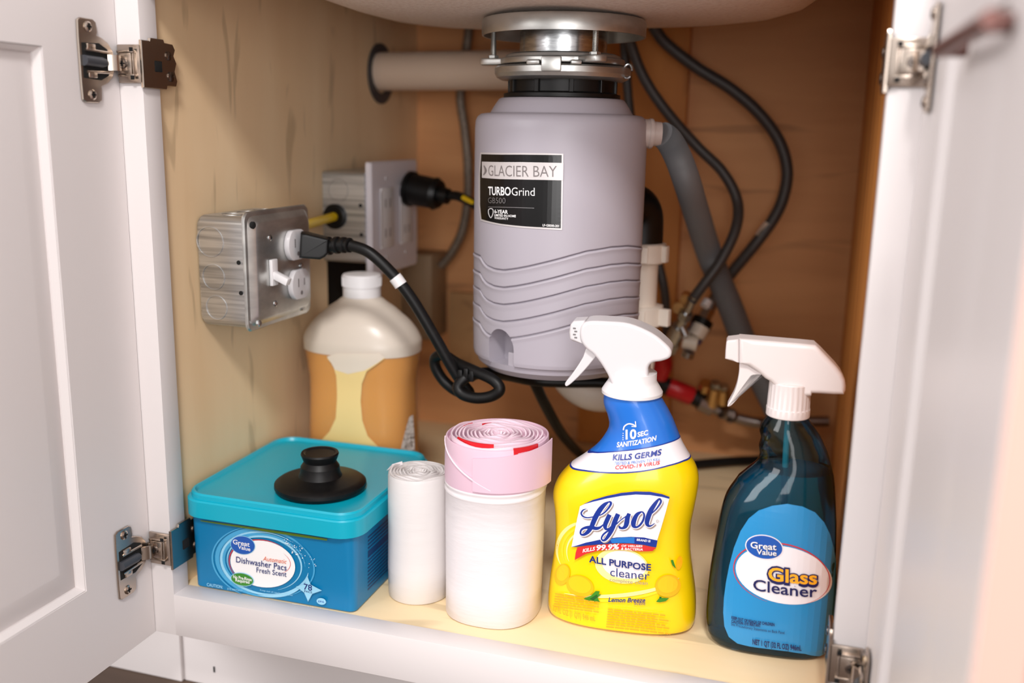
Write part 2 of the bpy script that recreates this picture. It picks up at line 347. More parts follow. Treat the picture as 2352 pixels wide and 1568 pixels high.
def make_hinge(side, zc):
    """face-frame hinge: L bracket on the stile, cup plate on the door"""
    s = side; xs = XL if s < 0 else XR
    X = lambda a: xs + (a if s < 0 else -a)                 # a grows from the stile into the opening
    def bx(mb, a0, a1, y0, y1, z0, z1, bev=.0008): return mb.box((min(X(a0), X(a1)), y0, zc+z0), (max(X(a0), X(a1)), y1, zc+z1), bev)
    m = MB(); bx(m, -.0215, .0022, .6972, .6999, -.0155, .0155)
    # side flange with a stepped rear outline
    oy = [(.6972, -.019), (.7275, -.0195), (.7285, -.0165), (.7405, -.0165), (.7425, -.012), (.7395, -.004), (.7425, .003), (.739, .009), (.7415, .014), (.7385, .0185), (.7275, .019), (.7265, .0215), (.709, .0215), (.708, .019), (.6972, .019)]
    m.prism([(y, zc+z) for y, z in oy], X(.0003), X(.0032), 'x', .0005, 1)
    h = m.build('hinge', 'nickel', cab)
    # raised block on the front with rails and a set screw
    b = MB()
    bx(b, -.0195, -.0055, .6942, .6973, -.0085, .0085)
    for q in (-1, 1): bx(b, -.0195, -.003, .6938, .6973, q*.0096-.0012, q*.0096+.0012, .0005)
    bx(b, -.0052, -.0035, .6945, .6973, -.0085, .0085, .0004)
    b.build('adjuster_block', 'nickel', h)
    k = MB()
    for q in (-.0112, .0112): bx(k, -.0064, -.0030, .6934, .6942, q-.0016, q+.0016, .0002)
    k.build('slot', 'dark_hole', h)
    k = MB(); k.lathe([(.0001, .0016), (.0036, .0014), (.0041, .0006), (.0041, 0)], 16, (X(-.0135), .6942, zc), '-y'); k.build('screw', 'nickel_dark', h)
    k = MB()
    for q in (-1, 1): k.box((X(-.0135)-(.0022 if q > 0 else .0005), .6922, zc-(.0005 if q > 0 else .0022)), (X(-.0135)+(.0022 if q > 0 else .0005), .6925, zc+(.0005 if q > 0 else .0022)))
    k.build('screw_slot', 'dark_hole', h, smooth=0)
    # two screws and an oblong hole on the side flange
    for y, z, r in ((.7315, .0085, .0038), (.7335, -.0085, .0043)):
        k = MB(); k.lathe([(r, 0), (r, .0008), (r*.7, .0014), (.0001, .0015)], 14, (X(.0032), y, zc+z), 'x'); 
        if s > 0: k.v = [(2*X(.0032)-q[0], q[1], q[2]) for q in k.v]
        k.build('screw', 'nickel_dark', h)
    k = MB(); bx(k, .0028, .0036, .713, .722, -.0055, .0035, .0008); k.build('slot', 'dark_hole', h)
    # cup plate on the door face
    xd = -.567 if s < 0 else .059
    D = lambda a: xd + (a if s < 0 else -a)                 # a grows out of the door face
    c = MB()
    out = [(.652, -.017), (.6525, -.0305), (.656, -.0325), (.6705, -.0325), (.6745, -.0305), (.6755, -.022), (.675, -.0195), (.683, -.0165), (.689, -.0115), (.6925, -.004), (.693, .002), (.691, .0095), (.686, .0155), (.679, .019), (.6735, .0205), (.6745, .0225), (.6735, .0305), (.67, .0325), (.656, .0325), (.6525, .0305), (.652, .017)]
    c.prism([(y, zc+z) for y, z in out], D(.0002), D(.0024), 'x', .0006, 1)
    c = c.build('cup_plate', 'nickel', h)
    k = MB(); k.prism([(.655, zc-.0135), (.675, zc-.0145), (.684, zc-.0105), (.688, zc-.003), (.688, zc+.003), (.684, zc+.0105), (.675, zc+.0145), (.655, zc+.0135)], D(.0018), D(.0027), 'x', .0003, 1); k.build('cup_well', 'dark_hole', h)
    k = MB(); k.cyl((D(.0035), .655, zc), (D(.0035), .676, zc-.0005), .0042, 18); k.cyl((D(.0035), .676, zc-.0005), (D(.0035), .679, zc-.0005), .0034, 18); k.build('damper', 'grey_plastic_dark', h)
    k = MB()
    for q in (-1, 1):
        k.cyl((D(.0032), .658, zc+q*.0085), (D(.0032), .6835, zc+q*.0078), .0013, 10)
        k.box((min(D(.0018), D(.0046)), .6595, zc+q*.0107-.0026), (max(D(.0018), D(.0046)), .669, zc+q*.0107+.0026), .001)
    k.build('pin', 'nickel', h)
    for q in (-1, 1):
        k = MB(); k.lathe([(.0042, 0), (.0042, .0007), (.0028, .0015), (.0001, .0012)], 16, (D(.0024), .6635, zc+q*.0262), 'x')
        if s > 0: k.v = [(2*D(.0024)-v[0], v[1], v[2]) for v in k.v]
        k.build('screw', 'nickel', h)
        k = MB(); e = D(.0040)
        for a in (0, 1): k.box((e-.0002, .6635-(.0026 if a else .0006), zc+q*.0262-(.0006 if a else .0026)), (e+.0002, .6635+(.0026 if a else .0006), zc+q*.0262+(.0006 if a else .0026)))
        k.build('screw_slot', 'dark_hole', h, smooth=0)
    # arm: a bent strip from the cup to the bracket
    P = [(.0030, .6835), (.0068, .6865), (.0082, .690), (.0070, .6935), (.0040, .6950), (.0012, .6955)]
    k = MB(); pts = spline([V((D(a), y, 0)) for a, y in P], 5); rings = []
    for i, q in enumerate(pts):
        t = (pts[min(i+1, len(pts)-1)]-pts[max(i-1, 0)]).normalized(); n = V((-t.y, t.x, 0))*.0010
        rings.append([q+n+V((0, 0, zc-.0062)), q+n+V((0, 0, zc+.0062)), q-n+V((0, 0, zc+.0062)), q-n+V((0, 0, zc-.0062))])
    k.loft(rings)
    k.box((min(X(-.0225), X(-.0165)), .6936, zc-.0058), (max(X(-.0225), X(-.0165)), .6962, zc+.0058), .0008)
    k.build('arm', 'nickel', h)
for sd in (-1, 1):
    for zc in (.477, .0455): make_hinge(sd, zc)

# the strip of neighbouring cabinetry seen past the right door, and the worktop above
mat('shaded_white', (172, 134, 120), .5)  # white front with its warm shade put into the base colour
nb = empty('base_cabinet', (.45, .9, -.143), label='white cabinet front, coloured as in warm shade, beyond the open right door', cat='cabinet')
MB().box((.10, .70, -.0415), (.75, 1.29, .745), .001).build('body', 'shaded_white', nb)
MB().box((.13, .681, -.03), (.72, .6995, .72), .0015).build('door', 'shaded_white', nb)
MB().box((.10, .776, -.1428), (.75, .79, -.0415)).build('toe_kick', 'white_paint', nb)
mat('worktop_stone', (150, 145, 140), .25, var=(110, 105, 100), scale=(80, 80, 80))
tag(MB().box((-1.2, .655, .7465), (1.0, 1.309, .785), .003).build('countertop', 'worktop_stone'), 'grey stone countertop over the sink cabinet', 'countertop')
# ------------------------------------------------------------------ sink bowl
def sup(cx, cy, a, b, n, N=96, z=0):
    out = []
    for j in range(N):
        t = 2*PI*j/N; c, s = math.cos(t), math.sin(t)
        out.append((cx+a*math.copysign(abs(c)**(2/n), c), cy+b*math.copysign(abs(s)**(2/n), s), z))
    return out
sk = empty('kitchen_sink', (-.25, .955, .53), label='beige undermount sink bowl seen from below above the disposal', cat='sink')
rr = []
for z, a, b in ((.7455, .285, .205), (.735, .285, .205), (.733, .268, .192), (.62, .262, .186), (.585, .255, .179), (.562, .243, .168), (.549, .225, .152), (.541, .200, .130), (.5365, .165, .105), (.534, .12, .08), (.5325, .06, .05)):
    rr.append(sup(-.252, .955, a, b, 3.6, 96, z))
MB().loft(rr).build('bowl', 'sink_beige', sk, smooth=60)

# ------------------------------------------------------------------ garbage disposal
DX, DY, DR = -.245, .93, .0832
def cyl_hit(x, y, R=DR):
    d = ray(x, y); ox, oy = EYE.x-DX, EYE.y-DY; a = d.x**2+d.y**2; b = 2*(ox*d.x+oy*d.y); c = ox*ox+oy*oy-R*R; D = b*b-4*a*c
    t = (-b-math.sqrt(max(D, 0)))/(2*a); p = EYE+d*t
    return math.atan2(p.x-DX, -(p.y-DY)), p.z
gd = empty('garbage_disposal', (DX, DY, .196), label='grey garbage disposal hanging under the sink', cat='disposal')
wav = sorted(cyl_hit(*p) for p in ((1103, 588), (1110, 601), (1118, 610), (1135, 618), (1156, 621), (1185, 617.5), (1214, 612), (1271, 598.6), (1310, 588), (1348, 577.5), (1405, 568), (1443, 565), (1474, 568)))
zm = sum(z for _, z in wav)/len(wav)
def wv(ph): return interp(wav, ph)[0]-zm
base = [(.2095, .0800), (.2105, .0815), (.214, .0824), (.25, .0830), (.36, .0832), (.43, .0832), (.4375, .0826), (.4415, .0808), (.4440, .0775), (.4447, .0735), (.4447, .0700), (.4452, .0688), (.4462, .0680), (.4510, .0652), (.4555, .0622), (.4582, .0602), (.4592, .0580), (.4594, .052)]
def brad(z): return interp(base[:6], z)[0]
off = [k*.0163 for k in range(5)]
rows = []                                                   # (z, warp weight, radius)
rows += [(z, 0, r) for z, r in base[:3]]
vz = .2145
while vz < .345:
    wgt = min(1, max(0, (vz-.2145)/.022))*min(1, max(0, (.345-vz)/.030)); dr = 0
    for o in off:
        q = vz-(zm-o); dr -= .0026*math.exp(-(q/.0007)**2); dr += .0007*math.exp(-((q+.0022)/.0016)**2)
    near = min(abs(vz-(zm-o)) for o in off)
    rows.append((vz, wgt, brad(vz)+dr)); vz += .00042 if near < .0030 else .002
rows += [(z, 0, r) for z, r in base if z > .345]
NB = 200; m = MB(); rings = []
for z, wg, r in rows:
    ring = []
    for j in range(NB):
        ph = -PI+2*PI*j/NB; ring.append((DX+r*math.sin(ph), DY-r*math.cos(ph), z+wg*wv(ph)))
    rings.append(ring)
m.loft(rings)
body = m.build('body', 'disposal_grey', gd, smooth=30)
pa, za = cyl_hit(1151, 756); pl, _ = cyl_hit(1122, 800); pr, _ = cyl_hit(1179, 800)
pc, hw = (pl+pr)/2, DR*math.sin((pr-pl)/2)
M = Matrix.Translation(V((DX, DY, 0))) @ Matrix.Rotation(pc, 4, 'Z')      # local -Y points out of the notch
arch = [(-hw, .19)]+[(-hw*math.cos(t), za-hw*1.15+hw*1.15*math.sin(t)) for t in [PI*k/16 for k in range(17)]]+[(hw, .19)]
ct = MB().prism(arch, -.10, -.058, 'y', M=M).build('cutter', 'dark_hole')
md = body.modifiers.new('b', 'BOOLEAN'); md.object = ct; md.operation = 'DIFFERENCE'; md.solver = 'EXACT'
dg = bpy.context.evaluated_depsgraph_get(); dg.update(); nm = bpy.data.meshes.new_from_object(body.evaluated_get(dg))
body.modifiers.clear(); body.data = nm; bpy.data.objects.remove(ct)
nm.polygons.foreach_set('use_smooth', [True]*len(nm.polygons)); nm.set_sharp_from_angle(angle=math.radians(30))
k = MB(); k.box((hw*.35, -.0775, .2085), (hw-.0005, -.062, .2225), .0006, 1, M); k.build('notch_tab', 'disposal_grey', gd)
MB().lathe([(.079, .2098), (.0775, .204), (.070, .1975), (.03, .196), (.0005, .196)], 64, (DX, DY, 0)).build('bottom_cap', 'disposal_grey', gd)
# label
mat('label_black', (12, 11, 12), .2, spec=.35); mat('label_silver', (206, 200, 200), .4, .2); mat('label_grey_ink', (118, 110, 110), .4); mat('ink_white', (240, 238, 238), .4)
mat('label_mid', (150, 148, 150), .25, .6)
S = lambda u, v, o: (DX+(brad(v)+.0004+o)*math.sin(u/DR), DY-(brad(v)+.0004+o)*math.cos(u/DR), v)
uvf = lambda x, y: (lambda h: (h[0]*DR, h[1]))(cyl_hit(x, y))
d = Decal(S, uvf, .004, .00015)
d.poly([(1104.5, 350), (1150, 351), (1200, 351), (1250, 351.5), (1294, 353), (1293, 410), (1292, 470), (1291, 528), (1250, 526), (1200, 523), (1150, 517), (1105, 506), (1101, 470), (1101, 410)], 'label_silver')
d.poly([(1107, 354), (1150, 355), (1200, 355), (1290, 356), (1288, 524), (1250, 522), (1200, 519), (1150, 513.5), (1107, 503), (1104, 470), (1104, 400)], 'label_black')
lab = d.build('label', gd)
d2 = Decal(S, uvf, .004, .00015); d2.layer = 4
d2.poly([(1109, 371), (1150, 372), (1200, 372), (1250, 373), (1294, 374), (1293, 414), (1250, 413), (1200, 412), (1150, 411), (1109, 408)], 'label_silver')
d2.text('GLACIER BAY', (1124, 403.5), (1279, 406), 24.5, 'label_grey_ink', -.004)
d2.stroke([(1113, 402), (1118, 392), (1114, 380)], [2, 5, 2], 'label_grey_ink')
d2.text('TURBO', (1124, 447), (1175, 448.5), 18.5, 'ink_white', .018)
d2.text('Grind', (1177, 448.5), (1229, 449.5), 18.5, 'ink_white', -.004)
d2.text('GB500', (1124, 466), (1163, 467), 13, 'label_mid', -.01)
d2.stroke([(1124, 475), (1176, 476), (1228, 477.5)], 1.2, 'label_mid')
d2.stroke([(1125, 481), (1130, 478.5), (1135, 481.5), (1135, 490), (1130, 500), (1125, 490), (1125, 481)], 1.3, 'ink_white', 4)
d2.text('6-YEAR', (1138.5, 489), (1169, 490.5), 8, 'ink_white', .02)
d2.text('LIMITED IN-HOME', (1138.5, 496), (1187, 498.5), 5, 'ink_white', .02)
d2.text('WARRANTY', (1138.5, 502.5), (1170, 504.5), 5, 'ink_white', .01)
d2.text('LF-GB500-201', (1247, 519), (1284, 521), 5, 'ink_white', .02)
d2.build('lettering', lab)
# collar, rings, sleeve, flange, bolts
m = MB().lathe([(.0545, .4588), (.0560, .4600), (.0560, .4632), (.0530, .4640), (.0505, .4650), (.0505, .477), (.048, .478)], 56, (DX, DY, 0))
for k in range(10):
    a = -2.1+k*.63; m.box((-.0022, -.0528, .4640), (.0022, -.0500, .4765), .0005, 1, Matrix.Translation(V((DX, DY, 0))) @ Matrix.Rotation(a, 4, 'Z'))
m.build('collar', 'black_rubber', gd)
MB().lathe([(.052, .4755), (.0585, .4758), (.0630, .4780), (.0650, .4815), (.0650, .4865), (.0632, .4882), (.0615, .4875), (.0608, .4840), (.052, .483)], 64, (DX, DY, 0)).build('lock_ring', 'zinc', gd)
BA = [math.radians(a) for a in (-50, -168, 72)]
pol = []
for j in range(180):
    a = 2*PI*j/180; r = .0590
    for b in BA:
        dd = abs((a-b+PI) % (2*PI)-PI); r = max(r, .059+.0205*math.exp(-(dd/.155)**4))
    pol.append((DX+r*math.cos(a), DY+r*math.sin(a)))
m = MB(); m.prism(pol, .4895, .4958, 'z', .0016, 3); m.lathe([(.0555, .4950), (.0545, .4985), (.0505, .5000), (.044, .5002)], 64, (DX, DY, 0)); m.build('mounting_ring', 'zinc', gd)
M0 = Matrix.Translation(V((DX, DY, 0)))
m = MB()
for a, w_, z0, z1 in ((.10, .0090, .481, .4945), (-.16, .0065, .487, .4915), (.44, .005, .4875, .4915)):
    m.box((-w_, -.0672, z0), (w_, -.0625, z1), .0014, 2, M0 @ Matrix.Rotation(a, 4, 'Z'))
m.build('lock_tab', 'zinc', gd)
m = MB(); c = V((DX+.0655, DY-.012, .4845)); m.tube([c+V((.0052*math.cos(t)*.8, .002*math.sin(t), .0062*math.sin(t))) for t in [2*PI*q/14 for q in range(13)]], .0013, 8, 3); m.build('snap_ring', 'steel', gd)
MB().lathe([(.0400, .4995), (.0412, .5002), (.0415, .505), (.0415, .521), (.0425, .5225), (.0425, .532)], 56, (DX, DY, 0)).build('sleeve', 'steel', gd)
MB().lathe([(.0405, .5285), (.0745, .5285), (.0757, .5268), (.0757, .5160), (.0775, .5160), (.0778, .5185), (.0778, .5285), (.0765, .5310), (.0740, .5318), (.0405, .5318)], 72, (DX, DY, 0), c0=False, c1=False).build('support_flange', 'zinc', gd)
for b in BA:
    x, y = DX+.0668*math.cos(b), DY+.0668*math.sin(b); m = MB(); pf = []; z = .4962
    while z < .5282: pf += [(.0029, z), (.0024, z+.0005)]; z += .001
    m.lathe(pf, 14, (x, y, 0)); m.lathe([(.0036, .4958), (.0052, .4962), (.0052, .4985), (.0036, .499)], 6, (x, y, 0)); m.build('bolt', 'zinc', gd, smooth=30)
mat('stub_grey', (188, 172, 166), .4)
p0, p1 = V((DX+.0770, DY+.012, .4285)), atY(1520, 308, .948)
m = MB(); dv = p1-p0; m.cyl(p0, p0+dv*.55, .0135, 28); m.cyl(p0+dv*.5, p0+dv*.95, .0118, 28, .0112); m.cyl(p0+dv*.35, p0+dv*.5, .0142, 28); m.build('inlet_stub', 'stub_grey', gd)

# ------------------------------------------------------------------ hoses and pipes
def tube_thing(name, pts, r, m, label, cat, n=14, sub=10, group=None, extra=None):
    e = empty(name, pts[-1], 0, label, cat, group); o = MB().tube(pts, r, n, sub).build('hose' if 'hose' in name else 'pipe', m, e)
    return e
pth = [p0+dv*.975]+path((1536, 322, .958), (1556, 358, .975), (1576, 412, 1.01), (1600, 490, 1.09), (1630, 585, 1.170), (1672, 690, 1.178), (1715, 800, 1.19), (1762, 900, 1.205), (1805, 985, 1.205), (1840, 1050, 1.19), (1852, 1120, 1.17))
tube_thing('drain_hose', pth, lambda t, i: .0117+.0030*min(1, t*2.2)+(.0007 if i % 2 else -.0006), 'hose_grey', 'thick ribbed grey drain hose running down from the disposal inlet', 'hose', 18, 36)
hA = path((1440, 60, 1.13), (1450, 105, 1.14), (1480, 180, 1.15), (1530, 255, 1.16), (1600, 335, 1.17), (1660, 395, 1.17), (1693, 460, 1.17), (1690, 525, 1.155), (1655, 600, 1.143), (1615, 655, 1.138), (1588, 692, 1.138))
eA = tube_thing('faucet_hose', hA, .0062, 'hose_black', 'black faucet hose with the tighter curve crossing the grey drain hose', 'hose', group='black faucet hoses')
hB = path((1500, 60, 1.2), (1530, 100, 1.21), (1600, 155, 1.22), (1680, 205, 1.225), (1745, 262, 1.23), (1790, 325, 1.235), (1808, 390, 1.235), (1800, 450, 1.235), (1778, 500, 1.23), (1735, 560, 1.225), (1668, 642, 1.226), (1640, 690, 1.226))
eB = tube_thing('faucet_hose', hB, .0071, 'hose_black', 'black faucet hose with the widest curve and a pale band, furthest right', 'hose', group='black faucet hoses')
MB().tube(hB[8:10]+[hB[9]*.9+hB[10]*.1], .0052, 12, 4).build('sleeve_gap', 'copper_grey', eB)
MB().tube([hB[8]*.75+hB[9]*.25, hB[8]*.25+hB[9]*.75], .0074, 12, 4).build('pale_band', 'pipe_beige', eB)
tube_thing('faucet_hose', path((1432, 60, 1.18), (1436, 130, 1.18), (1442, 210, 1.18), (1450, 300, 1.18), (1455, 420, 1.19), (1500, 560, 1.2), (1525, 660, 1.2), (1530, 720, 1.22), (1530, 790, 1.235)), .0056, 'hose_black', 'short straight dark hose hanging right behind the disposal neck', 'hose', group='black faucet hoses')
eb = empty('braided_hose', (-.5, 1.2, .3), label='slim braided steel hose curving down the back wall left of the disposal', cat='hose')
MB().tube(path((1078, 60, 1.24), (1072, 110, 1.24), (1062, 170, 1.25), (1058, 230, 1.25), (1068, 300, 1.25), (1075, 380, 1.25), (1074, 460, 1.25), (1062, 530, 1.25), (1038, 580, 1.25), (1012, 612, 1.25)), .0062, 12, 14).build('hose', 'braid', eb)
# waste pipe through the left wall
wp = empty('waste_pipe', (-.45, 1.168, .5), label='large beige waste pipe running from the left wall behind the disposal', cat='pipe')
MB().tube([(-.5492, 1.168, .4985), (-.45, 1.166, .4995), (-.34, 1.163, .5005), (-.30, 1.162, .5005)], .0238, 32, 6).build('pipe', 'pipe_beige', wp)
MB().lathe([(.0242, 0), (.0275, .0015), (.0275, .046), (.0242, .0475)], 32, (-.352, 1.164, .4985), 'x').build('coupling', 'ivory_pvc', wp)
MB().lathe([(.0245, .0006), (.0375, .0006), (.0375, .0022), (.0245, .0026)], 40, (-.55, 1.172, .496), 'x', False, False).build('wall_collar', 'grey_plastic_dark', wp)
# discharge elbow, white tailpiece and trap
tp = empty('drain_trap', (-.21, 1.0, .12), label='white plastic drain trap with slip nuts behind the disposal', cat='drain pipe')
mat('trap_white', (236, 226, 214), .38)
XT, YT = -.1785, 1.030
MB().tube([(-.1955, 1.0045, .351), (-.189, 1.014, .3535), (-.1835, 1.022, .352), (-.1795, 1.028, .343), (XT, YT, .328), (XT, YT, .298)], .0225, 24, 8).build('elbow', 'black_plastic', tp)
MB().cyl((XT, YT, .195), (XT, YT, .305), .0190, 28).build('tailpiece', 'trap_white', tp)
for z0, z1, lug in ((.2945, .313, .0), (.226, .2455, .006)):
    m = MB(); m.lathe([(.0235, z0-.002), (.0262, z0), (.0262, z1), (.0235, z1+.0015)], 28, (XT, YT, 0))
    for a in range(6): m.box((.022, -.0042, z0+.0005), (.0305+(lug if a == 0 else 0), .0042, z1-.0005), .0008, 1, Matrix.Translation(V((XT, YT, 0))) @ Matrix.Rotation(-.25+a*PI/3, 4, 'Z'))
    m.build('slip_nut', 'trap_white', tp)
rb = .0415; pts = [(XT, YT, .205)]+[(XT-rb+rb*math.cos(t), YT, .184-rb*math.sin(t)) for t in [PI*q/10 for q in range(11)]]+[(XT-2*rb, YT+.022, .208), (XT-2*rb, YT+.06, .222), (XT-2*rb, YT+.12, .226), (XT-2*rb, 1.2750, .228)]
MB().tube(pts, .0205, 24, 4).build('trap_bend', 'trap_white', tp)
# shut-off valves
def valve(name, a, b, segs, label, handle, grp):
    a, b = V(a), V(b); dvv = b-a; e = empty(name, b, 0, label, 'valve', grp)
    for nm, t0, t1, r, n, m in segs: MB().cyl(a+dvv*t0, a+dvv*t1, r, n).build(nm, m, e)
    for nm, p, q, r, m in handle: MB().cyl(p, q, r, 18).build(nm, m, e)
    return e
A0, A1 = atY(1590, 690, 1.138), atY(1532, 806, 1.17)
valve('shutoff_valve', A0, A1, [('ferrule', -.08, .22, .0050, 14, 'steel'), ('nut', .22, .34, .0085, 6, 'steel'), ('stem', .34, .52, .0062, 14, 'steel'), ('body', .5, .78, .0095, 20, 'zinc'), ('nut', .78, .98, .0105, 6, 'steel')], 'small chrome shut-off valve under the tighter black faucet hose',
      [('outlet', atY(1560, 740, 1.155), atY(1575, 772, 1.15), .006, 'steel'), ('screw', atY(1577, 678, 1.17), atY(1573, 688, 1.15), .006, 'brass'), ('screw', atY(1563, 700, 1.17), atY(1558, 708, 1.15), .007, 'brass')], 'shut-off valves')
B0, B1 = atY(1640, 688, 1.226), atY(1580, 800, 1.2)
valve('shutoff_valve', B0, B1, [('ferrule', -.02, .2, .0075, 14, 'copper_grey'), ('nut', .2, .4, .009, 6, 'nickel'), ('collar', .4, .55, .0135, 20, 'black_plastic'), ('tape', .52, .85, .0115, 20, 'blue_tape')], 'shut-off valve wrapped in blue tape with a beige knob',
      [('knob', atY(1612, 748, 1.17), atY(1598, 772, 1.165), .0105, 'ivory_pvc'), ('paper_tag', atY(1602, 790, 1.165), atY(1570, 783, 1.165), .0095, 'ivory_pvc'), ('end_cap', atY(1582, 808, 1.16), atY(1578, 820, 1.16), .0075, 'steel'), ('knob', atY(1626, 690, 1.165), atY(1618, 704, 1.16), .0055, 'white_plastic')], 'shut-off valves')
# red-taped water pipe along the back
wl = empty('water_pipe', (-.15, 1.22, .09), label='copper water pipe with red tape running right along the back', cat='pipe')
pp = path((1508, 880, 1.215), (1545, 893, 1.22), (1590, 910, 1.225), (1640, 938, 1.23), (1700, 962, 1.235), (1760, 972, 1.24), (1850, 968, 1.25), (1903, 967, 1.255))
MB().tube(pp, .0068, 14, 8).build('pipe', 'copper_grey', wl)
MB().tube(path((1537, 889.5, 1.22), (1560, 897, 1.22), (1588, 909, 1.225)), .0125, 16, 6).build('red_tape', 'red_tape', wl)
MB().tube(path((1505, 870, 1.215), (1520, 882, 1.217), (1540, 890, 1.22)), .0118, 16, 6).build('black_tape', 'black_plastic', wl)
MB().tube(path((1587, 908, 1.225), (1610, 920, 1.227), (1622, 928, 1.228)), .0105, 16, 6).build('clamp', 'black_plastic', wl)
for a, b, r in (((1606, 924), (1636, 938), .0105), ((1660, 945), (1668, 950), .0095), ((1676, 953), (1683, 956), .0095)):
    MB().cyl(atY(*a, 1.222), atY(*b, 1.226), r, 8).build('fitting', 'copper_grey', wl)
MB().tube(path((1518, 815, 1.2), (1522, 838, 1.205), (1512, 862, 1.21)), .0125, 14, 5).build('red_tape', 'red_tape', wl)
bv = MB().cyl(atY(1634, 930, 1.225), atY(1642, 890, 1.218), .0095, 16).build('bleed_valve', 'brass', wl, label='small brass valve with two screw heads')
MB().cyl(atY(1642, 890, 1.218), atY(1644, 878, 1.215), .0068, 8).build('screw', 'steel', bv)
MB().cyl(atY(1660, 925, 1.225), atY(1662, 895, 1.22), .0085, 16).build('outlet', 'brass', bv)
MB().cyl(atY(1662, 893, 1.22), atY(1663, 885, 1.218), .006, 8).build('screw', 'steel', bv)
MB().cyl(atY(1618, 895, 1.225), atY(1622, 880, 1.22), .0085, 16).build('cap', 'brass', bv)
tag(MB().box((-.5495, 1.235, .138), (-.5045, 1.2945, .258), .0015).build('wood_block', 'grey_wood'), 'grey-brown wood block in the back left corner under the outlet', 'wood block')
tag(MB().box((-.497, 1.283, .088), (-.302, 1.2947, .200), .0012).build('tan_rectangle', 'tan_grain'), 'tan rectangle low on the back wall behind the cord loop', 'plywood patch')  # thin rectangle, less orange than the back panel around it
# ------------------------------------------------------------------ outlet boxes
def rrect(y0, y1, z0, z1, r, n=5):
    P = []
    for cy, cz, a in ((y1-r, z1-r, 0), (y0+r, z1-r, 90), (y0+r, z0+r, 180), (y1-r, z0+r, 270)):
        for k in range(n+1): t = math.radians(a+90*k/n); P.append((cy+r*math.cos(t), cz+r*math.sin(t)))
    return P
def ring_on(mb, c, r, w_, ax, n=32):
    """thin raised circle (a knockout) on a face; ax 'y' faces the viewer"""
    pr = [(r-w_, 0), (r-w_*.6, .0005), (r+w_*.6, .0005), (r+w_, 0)]
    return mb.lathe(pr, n, c, '-y' if ax == 'y' else ax, False, False)
XW = -.55
ob = empty('outlet_box', (XW, .82, .243), label='square galvanised outlet box with switch and sockets, nearer the front', cat='outlet box')
m = MB(); bx_ = rrect(.769, .874, .243, .347, .010)
m.loft([[(x, y, z) for y, z in rrect(.769+i, .874-i, .243+i, .347-i, .010)] for x, i in ((XW+.0002, .004), (XW+.0015, .001), (XW+.004, 0), (-.4985, 0))]); m.build('box', 'galvanised', ob)
m = MB()
for x, y, r in ((482, 555, .0140), (490, 636, .0118), (497, 706, .0112)): ring_on(m, tuple(atY(x, y, .7690)), r, .0007, 'y')
m.build('knockout', 'galvanised', ob)
for x, y in ((548, 603), (553.5, 673)):
    c = atY(x, y, .7687); MB().lathe([(.0001, .0004), (.0020, .0004), (.0020, 0)], 14, tuple(c), '-y').build('screw_hole', 'dark_hole', ob)
for y in (.79, .815, .845): ring_on(MB(), (-.523, y, .3472), .011, .0008, 'z').build('knockout', 'galvanised', ob)
m = MB(); m.loft([[(x, y, z) for y, z in rrect(.7655+i, .8835-i, .2405+i, .352-i, .008+j)] for x, i, j in ((-.4983, 0, 0), (-.4972, 0, 0), (-.4958, .0012, 0), (-.4955, .0045, 0), (-.4905, .0095, .001), (-.4900, .0110, .001))]); pl_ = m.build('cover_plate', 'zinc', ob)
XP = -.49
for px, py in ((620, 546), (633, 697), (692, 610)):
    c = atX(px, py, XP); k = MB(); k.lathe([(.0030, 0), (.0030, .0006), (.0018, .0014), (.0001, .0015)], 14, tuple(c), 'x'); k.build('screw', 'steel', pl_)
for px, py in ((578, 517), (592, 742), (681, 502), (692, 706)):
    c = atX(px, py, -.4935); k = MB(); k.lathe([(.0034, 0), (.0034, .0022), (.0024, .003), (.0001, .003)], 14, tuple(c), 'x'); k.build('screw', 'steel' if py > 600 else 'dark_hole', pl_)
sw = atX(625, 625, XP)
m = MB(); m.box((XP, sw.y-.0052, sw.z-.0125), (XP+.0035, sw.y+.0052, sw.z+.0125), .0008); sw_o = m.build('toggle_switch', 'white_plastic', ob)
m = MB(); m.box((-.0035, -.0038, 0), (.0035, .0038, .017), .0008, 2, Matrix.Translation(V((XP+.002, sw.y, sw.z-.002))) @ Matrix.Rotation(math.radians(112), 4, 'Y')); m.build('lever', 'white_plastic', sw_o)
def socket(c, nm):
    pts = []
    for k in range(40):
        t = 2*PI*k/40; pts.append((c.y+.0172*math.cos(t), c.z+max(-.0146, min(.0146, .0172*math.sin(t)))))
    m = MB(); m.prism(pts, XP, XP+.0058, 'x', .0008, 2); s_ = m.build(nm, 'white_gloss', ob)
    k = MB()
    for dy, h in ((-.0056, .0042), (.0056, .0034)): k.box((XP+.0055, c.y+dy-.0008, c.z+.002-h), (XP+.0060, c.y+dy+.0008, c.z+.002+h))
    k.lathe([(.0001, .0002), (.0022, .0002), (.0022, 0)], 12, (XP+.0058, c.y, c.z-.0085), 'x'); k.build('slot', 'label_grey_ink', s_, smooth=0)
sc1, sc2 = atX(683, 562, -.485), atX(691, 652, -.485)
socket(sc1, 'socket'); socket(sc2, 'socket')

